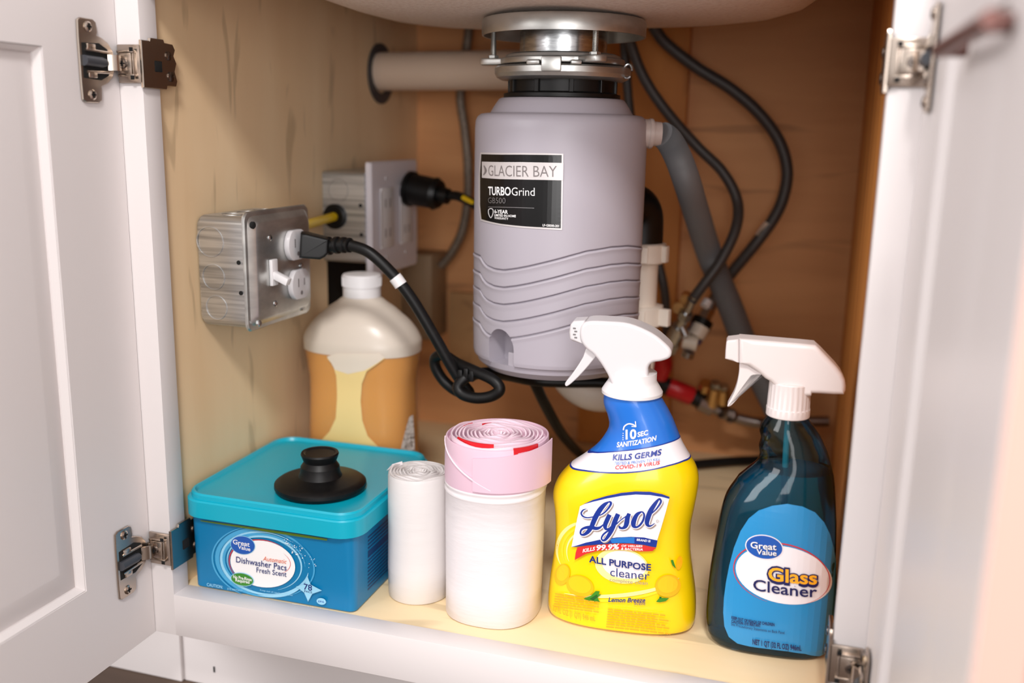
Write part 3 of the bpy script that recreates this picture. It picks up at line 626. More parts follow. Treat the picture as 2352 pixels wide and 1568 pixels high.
rbx = empty('outlet_box', (XW, 1.06, .272), label='outlet box with a white double plate, nearer the back wall', cat='outlet box')
m = MB(); m.loft([[(x, y, z) for y, z in rrect(1.0135, 1.128, .2745, .379, .004)] for x in (XW+.0002, -.4965)]); m.build('box', 'galvanised', rbx)
for x, y, r in ((776, 437, .0125), (770, 497, .0145)):
    c = atY(x, y, 1.0133)
    if y < 450: ring_on(MB(), tuple(c), r, .0008, 'y').build('knockout', 'galvanised', rbx)
    else:
        MB().lathe([(.0001, .003), (.006, .003), (.0115, .0038), (.0145, .0022), (.0145, 0)], 26, tuple(c), '-y').build('grommet', 'black_rubber', rbx); GR = V(c)
for x, y in ((828, 472), (830, 539)):
    MB().lathe([(.0001, .0003), (.0022, .0003), (.0022, 0)], 12, tuple(atY(x, y, 1.0133)), '-y').build('screw_hole', 'dark_hole', rbx)
mat('plate_white', (222, 216, 222), .35)
m = MB(); m.loft([[(x, y, z) for y, z in rrect(1.0165+i, 1.150-i, .2575+i, .3905-i, .003)] for x, i in ((-.4963, 0), (-.4915, 0), (-.4895, .0018), (-.4893, .003))]); wpl = m.build('wall_plate', 'plate_white', rbx)
for y0 in (1.0395, 1.0955):
    m = MB(); m.box((-.4894, y0, .289), (-.4872, y0+.034, .360), .0012); o = m.build('duplex_socket', 'white_plastic', wpl)
    k = MB()
    for zc in (.307, .342):
        for dy in (.0105, .0225): k.box((-.4873, y0+dy-.0012, zc-.005), (-.4869, y0+dy+.0012, zc+.005))
    k.build('slot', 'label_grey_ink', wpl, smooth=0)
    m = MB(); m.box((-.4874, y0-.0045, .292), (-.4862, y0-.001, .357), .0005); m.build('gap_bar', 'white_gloss', wpl)
    for z in (.278, .371):
        k = MB(); k.lathe([(.0024, 0), (.0024, .0006), (.0001, .0010)], 12, (-.4893, y0+.017, z), 'x'); k.build('screw', 'white_gloss', wpl)
yc = empty('yellow_cable', (-.52, .95, .33), label='short yellow cable joining the two outlet boxes', cat='cable')
MB().tube([(-.524, .8752, .320), (-.523, .905, .324), V((GR.x+.001, .97, GR.z-.002)), V((GR.x, 1.0096, GR.z))], .0052, 14, 8).build('cable', 'yellow_cable', yc)
# rear plug with its cord
rp = empty('power_cord', (-.45, 1.11, .34), label='black plug and striped cord in the white wall plate', cat='cord')
q0, q1 = V((-.4835, 1.110, .3565)), atY(1010, 447, 1.105)
dq = (q1-q0); n_ = dq.normalized(); m = MB()
m.cyl(q0, q0+dq*.12, .0215, 26); m.cyl(q0+dq*.10, q0+dq*.86, .0195, 26, .0185); m.cyl(q0+dq*.86, q0+dq, .0200, 26, .0165); m.cyl(q1, q1+n_*.012, .0105, 18, .0095); m.build('plug', 'black_plastic', rp)
cr = [q1+n_*.008, *path((1050, 450, 1.10), (1085, 466, 1.09), (1115, 487, 1.08), (1180, 520, 1.06))]
MB().tube(cr, .0056, 12, 8).build('cord', 'black_plastic', rp)
MB().tube(path((1063, 453, 1.0905), (1076, 460, 1.088), (1090, 468, 1.085)), .0030, 10, 4).build('yellow_stripe', 'yellow_cable', rp)
# front plug, cord with loops
pcd = empty('power_cord', atY(1075, 890, .87), 0, 'black appliance cord looped in front, plugged into the galvanised box', 'cord')
a0 = V((-.4812, sc1.y-.0005, sc1.z+.001)); a1 = atY(756, 566, .852); ax = (a1-a0); L_ = ax.length; ax = ax/L_
up_ = (V((0, 0, 1))-ax*ax.z).normalized(); sd = up_.cross(ax)
MP = Matrix(((ax.x, sd.x, up_.x, a0.x), (ax.y, sd.y, up_.y, a0.y), (ax.z, sd.z, up_.z, a0.z), (0, 0, 0, 1)))
m = MB(); pr = [(0, -.0125), (0, .0118), (.006, .0118), (L_*.98, .0085), (L_, .007), (L_, -.0055), (L_*.9, -.0095), (L_*.72, -.0125)]
m.prism(pr, -.0115, .0115, 'y', .003, 3, MP); m.build('plug', 'black_plastic', pcd, wn=True)
s1 = atY(805, 563, .846); m = MB(); sp = spline([a1-ax*.004, (a1+s1)/2+V((0, 0, .0008)), s1], 12)
m.tube(sp, lambda t, i: (.0088-.0022*t)*(1.08 if (i//3) % 2 else .82), 16, 0); m.build('strain_relief', 'black_plastic', pcd)
cp = [s1]+path((850, 581, .846), (905, 633, .85), (950, 692, .855), (1000, 776, .862), (1035, 838, .868), (1062, 880, .874), (1078, 903, .880), (1052, 899, .888), (1022, 877, .890), (1001, 845, .888), (1000, 822, .886), (1020, 816, .882), (1050, 834, .878), (1090, 852, .868), (1132, 872, .862), (1148, 893, .860), (1130, 909, .860), (1095, 914, .860), (1062, 905, .861), (1052, 887, .863), (1072, 866, .868), (1115, 856, .885), (1165, 862, .915), (1225, 874, .942), (1300, 878, .952), (1370, 878, .955), (1410, 881, .955))
MB().tube(cp, .0056, 14, 8).build('cord', 'black_rubber', pcd)
wt = path((907, 636, .8495), (914, 645, .8502), (921, 655, .8508))
MB().tube(wt, .0066, 14, 4).build('paper_flag', 'white_plastic', pcd)
m = MB(); c = atY(1076, 858, .870)
for k in range(3): m.box((c.x-.0085+k*.006, c.y-.008, c.z-.006+.002*(k % 2)), (c.x-.004+k*.006, c.y+.008, c.z+.005+.002*(k % 2)), .001)
m.build('twist_tie', 'black_plastic', pcd)
c2 = empty('floor_cord', atZ(1500, 1070, .006), 0, 'black cord dropping from below the disposal and lying on the cabinet floor', 'cord')
fl_ = path((1195, 862, .955), (1222, 870, .96), (1250, 925, .985), (1292, 998, 1.04))+[atZ(1345, 1052, .022), atZ(1400, 1076, .0078), atZ(1480, 1078, .0078), atZ(1590, 1067, .0078), atZ(1680, 1059, .0078), atZ(1760, 1048, .0078), atZ(1840, 1040, .02)]
fl_ = [V((p.x, min(p.y, 1.27), p.z)) for p in fl_]
MB().tube(fl_, .0060, 14, 8).build('cord', 'black_rubber', c2)

# ------------------------------------------------------------------ lofted bottles
class Body:
    """stack of super-ellipse sections: rows (z, left, right, front, back, power); local frame, front is -y"""
    def __init__(s, tab, loc, rz, sub=5):
        s.t = smooth_tab(tab, sub); s.loc = V(loc); s.M = Matrix.Translation(s.loc) @ Matrix.Rotation(rz, 4, 'Z'); s.I = s.M.inverted()
    def sec(s, z): return interp(s.t, z)
    def pt(s, z, t, o=0):
        l, r, f, b, n = s.sec(z); cx, a = (l+r)/2, (r-l)/2+o; c, q = math.cos(t), math.sin(t); h = (b if q > 0 else -f)+o
        return (cx+a*math.copysign(abs(c)**(2/n), c), h*math.copysign(abs(q)**(2/n), q), z)
    def mesh(s, N=72, o=0, z0=None, z1=None, mb=None):
        zs = [r[0] for r in s.t if (z0 is None or r[0] > z0+1e-5) and (z1 is None or r[0] < z1-1e-5)]
        zs = ([z0] if z0 is not None else [])+zs+([z1] if z1 is not None else [])
        return (mb or MB()).loft([[s.pt(z, 2*PI*j/N, o) for j in range(N)] for z in zs])
    def front(s, x, z):
        l, r, f, b, n = s.sec(z); cx, a = (l+r)/2, (r-l)/2; q = min(abs((x-cx)/a), .9995); return f*(1-q**n)**(1/n)
    def S(s, u, v, o):
        y = s.front(u, v); e = .0005; nx = (s.front(u+e, v)-s.front(u-e, v))/(2*e); nz = (s.front(u, v+e)-s.front(u, v-e))/(2*e)
        n = V((nx, -1, nz)).normalized(); return tuple(V((u, y, v))+n*o)
    def uv(s, px, py):
        o, d_ = s.I @ EYE, s.I.to_3x3() @ ray(px, py); y = s.sec(.05)[2]
        for _ in range(14):
            p = o+d_*((y-o.y)/d_.y); y = .5*y+.5*s.front(p.x, p.z)
        p = o+d_*((y-o.y)/d_.y); return (p.x, max(p.z, .0032))
    def plane(s, px, py, y=0.0):
        o, d_ = s.I @ EYE, s.I.to_3x3() @ ray(px, py); p = o+d_*((y-o.y)/d_.y); return (p.x, p.z)
def pillow(poly, hw, rnd, y0=0.0, n=5, closed_spline=4):
    """a rounded slab from a side outline (x, z): edges roll over by rnd"""
    P = [V(p) for p in poly]; k = len(P)
    if closed_spline:
        Q = []
        for i in range(k):
            a, b, c, d_ = P[i-1], P[i], P[(i+1) % k], P[(i+2) % k]
            for j in range(closed_spline):
                t = j/closed_spline; Q.append(.5*((2*b)+(c-a)*t+(2*a-5*b+4*c-d_)*t*t+(3*b-a-3*c+d_)*t**3))
        P = Q; k = len(P)
    ar = sum(P[i].x*P[(i+1) % k].y-P[(i+1) % k].x*P[i].y for i in range(k)); sg = 1 if ar > 0 else -1
    nr = []
    for i in range(k):
        t = (P[(i+1) % k]-P[i-1]).normalized(); nr.append(V((-t.y, t.x))*sg)
    rings = []
    th = [PI/2*j/n for j in range(n+1)]
    for t in th[::-1]: rings.append((-(hw-rnd+rnd*math.sin(t)), rnd*(1-math.cos(t))))
    for t in th: rings.append(((hw-rnd+rnd*math.sin(t)), rnd*(1-math.cos(t))))
    return [[(P[i].x+nr[i].x*q, y0+y, P[i].y+nr[i].y*q) for i in range(k)] for y, q in rings]

# amber jug
mat('milky', (224, 210, 194), .35)
MATS['jug_shell'] = m_ = bpy.data.materials.new('jug_shell'); m_.use_nodes = True; nt = m_.node_tree; N_ = nt.nodes
pb = N_['Principled BSDF']; pb.inputs['Base Color'].default_value = lin((228, 216, 202)); pb.inputs['Roughness'].default_value = .3
tr_ = N_.new('ShaderNodeBsdfTransparent'); tr_.inputs[0].default_value = lin((252, 244, 232)); mx = N_.new('ShaderNodeMixShader'); mx.inputs[0].default_value = .84
nt.links.new(tr_.outputs[0], mx.inputs[1]); nt.links.new(pb.outputs[0], mx.inputs[2]); nt.links.new(mx.outputs[0], N_['Material Output'].inputs[0])
MATS['jug_clear'] = m2 = m_.copy(); m2.node_tree.nodes['Mix Shader'].inputs[0].default_value = .12
mat('amber', (216, 152, 44), .2)
jl = V((-.4705, .951, -.0002)); jug = empty('plastic_jug', jl, 0, 'translucent plastic jug half full of amber liquid with a white cap', 'jug')
jt = [(0, -.055, .055, -.036, .036, 3), (.004, -.0610, .0610, -.041, .041, 3), (.02, -.0635, .0635, -.043, .043, 3), (.06, -.0625, .0625, -.042, .042, 3), (.12, -.0605, .0605, -.041, .041, 2.9), (.155, -.0605, .0605, -.0415, .0415, 2.7), (.178, -.0640, .0640, -.044, .044, 2.5), (.196, -.0665, .0665, -.046, .046, 2.4), (.206, -.0655, .0655, -.045, .045, 2.3), (.222, -.0545, .0545, -.040, .040, 2.2), (.2365, -.0375, .0375, -.031, .031, 2.05), (.2455, -.0245, .0245, -.0225, .0225, 2), (.2500, -.0195, .0195, -.0190, .0190, 2)]
J = Body(jt, jl, 0)
J.mesh(72, 0, .190, .2500).build('shell', 'jug_shell', jug, local=True, smooth=60)
J.mesh(72, 0, 0.0, .190).build('lower_shell', 'jug_clear', jug, local=True, smooth=60)
J.mesh(60, -.0014, .003, .1902).build('liquid', 'amber', jug, local=True, smooth=60)
m = MB(); pf = [(.0200, .2480), (.0207, .2488), (.0207, .2590), (.0213, .2594), (.0213, .2712), (.0202, .2728), (.018, .2732), (.0001, .2732)]
m.lathe(pf, 48); 
for k in range(60): a = 2*PI*k/60; m.box((.0200, -.0004, .2605), (.02165, .0004, .2700), 0, 1, Matrix.Rotation(a, 4, 'Z'))
m.build('cap', 'white_plastic', jug, local=True)
mat('milky_yellow', (236, 206, 140), .3)
d = Decal(J.S, J.uv, .005, .0009)
col_ = [(752, 822), (765, 836), (773, 862), (775, 910), (772, 960), (758, 990), (735, 1015), (740, 1030), (860, 1035), (872, 1028), (845, 1000), (833, 965), (829, 920), (832, 880), (843, 852), (868, 834), (884, 822), (872, 815), (820, 818), (775, 816)]
d.poly(col_, 'milky_yellow'); d.layer = 1.15; d.poly([(752, 818), (762, 833), (770, 848), (800, 858), (838, 850), (850, 843), (868, 832), (884, 820), (872, 811), (820, 811), (775, 811)], 'milky'); d.build('grip_column', jug, local=True)
mat('tag_white', (214, 206, 200), .5, var=(120, 110, 105), scale=(300, 300, 300), p0=.38, p1=.5)
d = Decal(J.S, J.uv, .005, .0006); d.poly([(936, 968), (943, 955), (949, 952), (952, 1000), (953, 1040), (918, 1040), (925, 1010)], 'tag_white'); d.build('label', jug, local=True)

# ------------------------------------------------------------------ blue tub with lid
mat('tub_blue', (4, 116, 166), .35); mat('lid_cyan', (6, 164, 188), .32); mat('navy', (24, 40, 110), .4); mat('pale_blue', (150, 206, 232), .35); mat('gv_blue', (28, 84, 170), .35); mat('sky', (70, 160, 206), .35)
mat('print_red', (206, 40, 40), .4); mat('print_green', (58, 132, 40), .4); mat('olive', (92, 120, 20), .5); mat('deep_blue', (14, 62, 112), .4); mat('orange_red', (226, 110, 70), .4)
tl = V((-.4545, .8078, -.0002)); trz = math.radians(.6)
tub = empty('detergent_tub', tl, trz, 'blue plastic dishwasher pac tub with a turquoise lid', 'tub')
def rr3(a, b, z, r, n=6):
    P = []
    for cx, cy, a0_ in ((a-r, b-r, 0), (-a+r, b-r, 90), (-a+r, -b+r, 180), (a-r, -b+r, 270)):
        for k in range(n+1): t = math.radians(a0_+90*k/n); P.append((cx+r*math.cos(t), cy+r*math.sin(t), z))
    return P
TA = lambda z: .0835+.02*z; TB = lambda z: .0849+.03*z
MB().loft([rr3(TA(0)-.0015, TB(0)-.0015, 0, .006), rr3(TA(0), TB(0), .0015, .007), rr3(TA(.074), TB(.074), .074, .011), rr3(TA(.082), TB(.082), .085, .011)]).build('body', 'tub_blue', tub, local=True)
LA, LB = .0905, .0940
m = MB(); m.loft([rr3(LA-.0012, LB-.0012, .0738, .022), rr3(LA, LB, .0746, .022), rr3(LA, LB, .0898, .022), rr3(LA-.001, LB-.001, .0911, .0215), rr3(LA-.0028, LB-.0028, .0915, .021), rr3(LA-.003, LB-.003, .0953, .021), rr3(LA-.0042, LB-.0042, .0969, .0205), rr3(LA-.0058, LB-.0058, .0969, .0195), rr3(LA-.0075, LB-.0075, .0938, .019), rr3(LA-.013, LB-.013, .0931, .016), rr3(LA-.03, LB-.03, .0931, .01)]); m.build('lid', 'lid_cyan', tub, local=True)
TI = (Matrix.Translation(tl) @ Matrix.Rotation(trz, 4, 'Z')).inverted()
def tub_uv(px, py):
    o, dd = TI @ EYE, TI.to_3x3() @ ray(px, py); y = -TB(.04)
    for _ in range(6): p = o+dd*((y-o.y)/dd.y); y = -TB(p.z)
    return (p.x, max(p.z, .0008))
T7 = lambda x, y: (400+x/3.484, 980+y/3.484)
d = Decal(lambda u, v, o: (u, -TB(v)-o, v), tub_uv, .02, .00016)
def tel(cx, cy, rx, ry, rot, m): d.ell(*T7(cx, cy), rx/3.484, ry/3.484, rot, m)
def tarc(cx, cy, rx, ry, rot, w_, m, a0=0, a1=360, tp_=True): d.arc(*T7(cx, cy), rx/3.484, ry/3.484, rot, w_/3.484, m, a0, a1, 40, tp_)
for k, (rx, ry, w_, a0, a1) in enumerate(((385, 265, 34, 60, 330), (350, 245, 22, 20, 300), (330, 226, 26, 100, 350), (300, 212, 16, 140, 420), (420, 290, 14, 90, 250), (360, 255, 30, 0, 90), (405, 262, 12, -60, 60))):
    tarc(725, 1090, rx, ry, 12, w_, ('sky', 'pale_blue')[k % 2], a0, a1)
tel(715, 1092, 262, 184, 12, 'ink_white')
tarc(712, 1092, 268, 190, 12, 9, 'print_red', 130, 300)
tarc(735, 1062, 205, 110, 12, 4, 'print_red', -50, 50)
tel(558, 940, 100, 74, 12, 'pale_blue'); tel(558, 940, 96, 70, 12, 'gv_blue')
def tt(s, a, b, h, m, **k): d.text(s, T7(*a), T7(*b), h/3.484, m, **k)
tt('Great', (480, 928), (614, 952), 36, 'ink_white', bold=.012); tt('Value', (520, 966), (620, 988), 30, 'ink_white', bold=.012)
tt('Automatic', (720, 1062), (905, 1088), 34, 'orange_red', lean=.2); tt('Dishwasher Pacs', (505, 1075), (908, 1143), 46, 'navy', bold=.006); tt('Fresh Scent', (668, 1155), (908, 1192), 40, 'navy', bold=.004)
tel(555, 1213, 94, 53, 12, 'pale_blue'); tel(555, 1213, 89, 48, 12, 'print_green')
tt('No Pre-Rinse', (484, 1200), (632, 1226), 24, 'ink_white', bold=.02); tt('Required', (502, 1226), (614, 1246), 24, 'ink_white', bold=.02)
d.poly([T7(*p) for p in ((1078, 1190), (1102, 1252), (1192, 1300), (1116, 1326), (1082, 1388), (1050, 1316), (986, 1268), (1056, 1248))], 'pale_blue')
tt('78', (1048, 1290), (1114, 1302), 46, 'navy', bold=.015); tt('PACS', (1052, 1312), (1114, 1322), 15, 'navy', bold=.01)
tel(1188, 1386, 38, 26, 12, 'pale_blue'); tt('EPA', (1165, 1392), (1212, 1398), 14, 'gv_blue', bold=.01)
tt('CAUTION:', (275, 1262), (402, 1284), 24, 'pale_blue', bold=.01); tt('EYE IRRITANT', (440, 1292), (560, 1310), 15, 'pale_blue')
tt('NET WT 2 LB 11.4 OZ', (960, 1424), (1242, 1474), 22, 'ink_white', bold=.004); tt('Keep out of reach of children', (700, 1300), (960, 1342), 12, 'pale_blue')
for k in range(46):
    t = random.random(); x, y = 900+t*230+random.uniform(-40, 60), 920+t*190+random.uniform(-50, 20); r = random.uniform(1.5, 5)
    d.put([d.uv(*T7(x+r*math.cos(q), y+r*math.sin(q))) for q in (0, 1.05, 2.1, 3.14, 4.19, 5.24)], [(0, 1, 2, 3, 4, 5)], 'ink_white')
d.stroke([T7(225, 742), T7(600, 798), T7(1000, 858), T7(1235, 894)], [2, 4.5, 5.5, 4], 'olive')
d.build('front_label', tub, local=True)
d = Decal(lambda u, v, o: (TA(v)+o, u, v), lambda x, y: (x, y), .02, .00016)
random.seed(3)
for z0, nl in ((.062, 6), (.046, 11)):
    for k in range(nl):
        e = .052-random.random()*.018; zz = z0-k*.0036
        d.put([(-.058, zz), (e, zz), (e, zz+.0019), (-.058, zz+.0019)], [(0, 1, 2, 3)], 'deep_blue')
d.build('side_text', tub, local=True)
# black stopper standing on the lid
sp_ = empty('drain_stopper', (-.4305, .7765, .0931), 0, 'round black rubber drain stopper lying on the turquoise lid', 'stopper')
MB().lathe([(.040, 0), (.0420, .0010), (.0432, .0035), (.0430, .0065), (.0405, .0085), (.036, .0098), (.026, .0112), (.0205, .0130), (.0186, .017), (.0182, .0225), (.0160, .0258), (.0152, .0275), (.0168, .0315), (.0178, .0345), (.0172, .0362), (.0150, .0362), (.0135, .0352), (.0001, .0350)], 56, (-.4305, .7765, .0932)).build('stopper', 'black_rubber', sp_)
# ------------------------------------------------------------------ rolls of bags
mat('bag_white', (228, 221, 223), .38, spec=.35, bump=.35, scale=(40, 40, 160), bd=.0012)
mat('bag_clear', (220, 215, 214), .3, spec=.4, bump=.3, scale=(30, 30, 140), bd=.001)
mat('bag_pink', (222, 188, 204), .38, spec=.35); mat('bag_pink_edge', (240, 214, 226), .4); mat('ribbon_red', (206, 24, 34), .35); mat('core_dark', (168, 140, 150), .6)
def spiral(mb, c, r0, r1, turns, z0, z1, th=.0007, n=40, wob=.0, ph=0.0):
    rings = []; tot = int(turns*n)
    for i in range(tot+1):
        t = i/tot; a = ph+2*PI*turns*t; r = r0+(r1-r0)*t; r *= 1+wob*math.sin(3*a+1)+wob*.6*math.sin(5.3*a)
        zt = z1+.0009*math.sin(2.3*a)+.0007*math.sin(5.1*a); d_ = V((math.cos(a), math.sin(a), 0))
        q = V((c[0], c[1], 0)); rings.append([q+d_*(r-th)+V((0, 0, z0)), q+d_*(r+th)+V((0, 0, z0)), q+d_*(r+th)+V((0, 0, zt)), q+d_*(r-th)+V((0, 0, zt))])
    return mb.loft(rings)
sr = empty('bag_roll', (-.3325, .7835, 0), 0, 'smaller plain white roll of plastic bags beside the blue tub', 'bag roll', 'rolls of plastic bags')
c = (-.3325, .7835); m = MB()
rings = []
for z, q in ((0, -.0012), (.0012, 0), (.03, .0003), (.06, 0), (.09, .0002), (.117, 0), (.1205, -.0006)):
    rings.append([(c[0]+(.0286+q+.0003*math.sin(2*a+z*40))*math.cos(a), c[1]+(.0286+q+.0003*math.sin(3*a+1))*math.sin(a), z) for a in [2*PI*k/72 for k in range(72)]])
rings.append([(c[0]+.0274*math.cos(a), c[1]+.0274*math.sin(a), .1190) for a in [2*PI*k/72 for k in range(72)]])
m.loft(rings).build('roll', 'bag_clear', sr, smooth=60)
spiral(MB(), c, .004, .0271, 8, .1185, .1212, .0006, 40, .012).build('rolled_edge', 'bag_clear', sr, smooth=50)
m = MB(); m.add([(c[0]-.030, c[1]-.006, .119), (c[0]-.0285, c[1]+.004, .1222), (c[0]-.022, c[1]+.012, .1232), (c[0]-.021, c[1]+.0115, .1200), (c[0]-.0278, c[1]+.0035, .1190)], [(0, 1, 4), (1, 2, 3, 4)]); m.build('loose_corner', 'bag_white', sr, smooth=0)

br = empty('bag_roll', (-.2560, .7785, 0), 0, 'larger roll of drawstring bags with a pink top band', 'bag roll', 'rolls of plastic bags')
c = (-.2562, .7785)
def brow(z, q=0):
    k = z/.168; R = .0425+.0028*k; n = 2.5-.45*k; out = []
    for j in range(96):
        t = 2*PI*j/96; cs, sn = math.cos(t), math.sin(t); r = R+q+.0003*math.sin(3*t+z*30)
        out.append((c[0]+.0012*k*8*.12+r*math.copysign(abs(cs)**(2/n), cs), c[1]+(r-.001)*math.copysign(abs(sn)**(2/n), sn), z+.0015*math.sin(t*1.0+.6)*min(1, z/.02)))
    return out
MB().loft([brow(0, -.0018), brow(.0015, 0), brow(.03), brow(.06), brow(.09), brow(.118)]+[brow(.1185+.0016*k, .0007*math.sin(k*1.7)+.0003) for k in range(8)]+[brow(.1325, -.0006)]).build('roll', 'bag_white', br, smooth=60)
MB().loft([brow(.126, .0004), brow(.131, .0009), brow(.150, .0009), brow(.1635, .0006), brow(.1665, .0001), brow(.1668, -.0012), brow(.1625, -.0018), brow(.1622, -.012)]).build('pink_band', 'bag_pink', br, smooth=60)
spiral(MB(), (c[0]+.001, c[1]), .0035, .0425, 11, .1610, .1680, .00075, 44, .014).build('rolled_edge', 'bag_pink_edge', br, smooth=50)
def ribbon(mb, a0, a1, r, z0, z1, th=.0006, n=14, dr=0.0):
    rings = []
    for i in range(n+1):
        a = a0+(a1-a0)*i/n; d_ = V((math.cos(a), math.sin(a), 0)); q = V((c[0]+.001, c[1], 0)); R = r+dr*i/n
        rings.append([q+d_*(R-th)+V((0, 0, z0)), q+d_*(R+th)+V((0, 0, z0)), q+d_*(R+th)+V((0, 0, z1)), q+d_*(R-th)+V((0, 0, z1))])
    return mb.loft(rings)
ribbon(MB(), math.radians(228), math.radians(284), .0392, .160, .1698).build('drawstring', 'ribbon_red', br)
ribbon(MB(), math.radians(306), math.radians(338), .0452, .151, .1678, .0008).build('drawstring', 'ribbon_red', br)
ribbon(MB(), math.radians(120), math.radians(140), .026, .160, .1690, .0005).build('drawstring', 'ribbon_red', br)
ribbon(MB(), math.radians(150), math.radians(172), .034, .160, .1688, .0005).build('drawstring', 'ribbon_red', br)
# loose outer sheet lifting off on the right
rings = []
for i in range(25):
    t = i/24; a = math.radians(262+t*100); R = .0460+.0035*t**2; d_ = V((math.cos(a), math.sin(a), 0)); q = V((c[0]+.001, c[1], 0)); z1 = .158+.010*t
    rings.append([q+d_*(R-.0004)+V((0, 0, .1285)), q+d_*(R+.0004)+V((0, 0, .1285)), q+d_*(R+.0006)+V((0, 0, .140)), q+d_*(R+.0006)+V((0, 0, z1)), q+d_*(R-.0002)+V((0, 0, z1)), q+d_*(R-.0002)+V((0, 0, .140))])
MB().loft(rings).build('loose_sheet', 'bag_pink', br, smooth=60)
m = MB(); rings = []
for i in range(15):
    t = i/14; a = math.radians(196+t*86); R = .0463; zz = .1625-.0325*t; d_ = V((math.cos(a), math.sin(a), 0)); q = V((c[0]+.001, c[1], 0))
    rings.append([q+d_*(R-.0006)+V((0, 0, zz)), q+d_*(R+.0004)+V((0, 0, zz+.0004)), q+d_*(R+.0004)+V((0, 0, zz+.0011)), q+d_*(R-.0006)+V((0, 0, zz+.0015))])
m.loft(rings).build('crease', 'bag_pink_edge', br)

# ------------------------------------------------------------------ yellow cleaner bottle
mat('bottle_yellow', (246, 208, 4), .25, spec=.5, coat=.3); mat('wrap_blue', (30, 110, 205), .28, coat=.3); mat('wrap_white', (240, 234, 238), .3, coat=.3)
mat('lysol_blue', (22, 50, 140), .3); mat('mid_blue', (36, 110, 190), .3); mat('lemon', (252, 190, 24), .3); mat('lemon_deep', (249, 176, 20), .3); mat('leaf', (60, 130, 30), .3); mat('pale_yellow', (253, 236, 150), .3); mat('swoosh', (226, 214, 40), .3); mat('fine_print', (232, 158, 20), .35); mat('logo_grey', (150, 130, 120), .4); mat('leaf_dark', (30, 90, 30), .3)
ll = V((-.1415, .8015, 0)); lrz = math.radians(5)
ly = empty('spray_bottle', ll, lrz, 'yellow all purpose cleaner spray bottle with a white trigger', 'spray bottle', 'trigger spray bottles')
lt = [(.0006, -.062, .061, -.030, .030, 2.6), (.003, -.0655, .0645, -.0335, .0335, 2.6), (.010, -.0668, .0662, -.0345, .0345, 2.6), (.030, -.0660, .0650, -.0340, .0340, 2.6), (.055, -.0632, .0608, -.0325, .0325, 2.6), (.075, -.0618, .0578, -.0315, .0315, 2.6), (.095, -.0628, .0572, -.0315, .0315, 2.6), (.115, -.0652, .0596, -.0325, .0325, 2.5), (.128, -.0612, .0612, -.0320, .0320, 2.4), (.140, -.0520, .0612, -.0310, .0310, 2.3), (.150, -.0395, .0580, -.0292, .0292, 2.2), (.160, -.0285, .0510, -.0270, .0270, 2.1), (.170, -.0215, .0450, -.0250, .0250, 2.05), (.180, -.0175, .0405, -.0238, .0238, 2), (.190, -.0195, .0360, -.0232, .0232, 2), (.198, -.0228, .0315, -.0230, .0230, 2), (.205, -.0235, .0270, -.0230, .0230, 2), (.211, -.0225, .0235, -.0225, .0225, 2)]
Ly = Body(lt, ll, lrz)
Ly.mesh(80).build('body', 'bottle_yellow', ly, local=True, smooth=60)
def qfit(B, pts):
    """z of a printed edge as a smooth function of x, through pixels on the bottle"""
    U = sorted(B.uv(*p) for p in pts); return lambda x: interp(U, x)[0]
e1 = qfit(Ly, ((1345, 1041), (1363, 1039), (1400, 1038), (1434, 1035), (1475, 1030), (1511, 1023), (1535, 1016), (1553, 1009)))
e2 = qfit(Ly, ((1318, 1074), (1345, 1079), (1370, 1082), (1400, 1084), (1434, 1084), (1470, 1081), (1500, 1076), (1535, 1067), (1569, 1056)))
def wrap(flo, fhi, m, off, nm, parent, nz=14, a0=-10, a1=190, N=64):
    vs_, fs = [], []
    for j in range(N+1):
        t = -math.radians(a0+(a1-a0)*j/N)
        def zed(f):
            z = .18
            for _ in range(12): z = .5*z+.5*f(Ly.pt(z, t)[0])
            return z
        lo, hi = zed(flo), zed(fhi)
        for i in range(nz+1):
            z = lo+(hi-lo)*i/nz; vs_.append(Ly.pt(z, t, off))
    for j in range(N):
        for i in range(nz): a = j*(nz+1)+i; fs.append((a, a+1, a+nz+2, a+nz+1))
    return MB().add(vs_, fs).build(nm, m, parent, local=True, smooth=60, rec=False)
wl_ = wrap(e1, lambda x: .2112, 'wrap_blue', .0004, 'neck_label', ly)
wrap(e2, e1, 'wrap_white', .0004, 'white_band', wl_, 8)
wrap(lambda x: e2(x)-.0009, lambda x: e2(x)+.0002, 'lysol_blue', .0006, 'band_line', wl_, 1)
wrap(lambda x: e1(x)-.0002, lambda x: e1(x)+.0007, 'lysol_blue', .0006, 'band_line', wl_, 1)
C3 = lambda x, y: (1230+x/3.92, 700+y/3.92); C4 = lambda x, y: (1230+x/3.733, 1060+y/3.733)
d = Decal(Ly.S, Ly.uv, .005, .00014); d.layer = 6
def t3(s, a, b, h, m, **k): d.text(s, C3(*a), C3(*b), h/3.92, m, **k)
t3('10', (815, 1207), (910, 1200), 84, 'ink_white', bold=.03); t3('SEC', (920, 1187), (1012, 1166), 42, 'ink_white', bold=.03); t3('SANITIZATION', (735, 1281), (1082, 1217), 45, 'ink_white', bold=.025, lean=.12)
d.stroke([C3(*p) for p in ((795, 1125), (805, 1090), (840, 1068), (880, 1075), (905, 1095))], 3, 'ink_white'); d.stroke([C3(*p) for p in ((900, 1045), (906, 1095), (868, 1090))], 2.2, 'ink_white', 0)
for y in (1150, 1170, 1190, 1208): d.stroke([C3(795, y), C3(795, y+8)], 2, 'ink_white', 0)
t3('KILLS GERMS', (700, 1401), (1126, 1347), 54, 'lysol_blue', bold=.025, lean=.15); t3('TESTED & PROVEN TO KILL', (712, 1440), (1118, 1394), 26, 'mid_blue', bold=.01, lean=.15); t3('COVID-19 VIRUS', (720, 1480), (1114, 1434), 34, 'print_red', bold=.02, lean=.15)
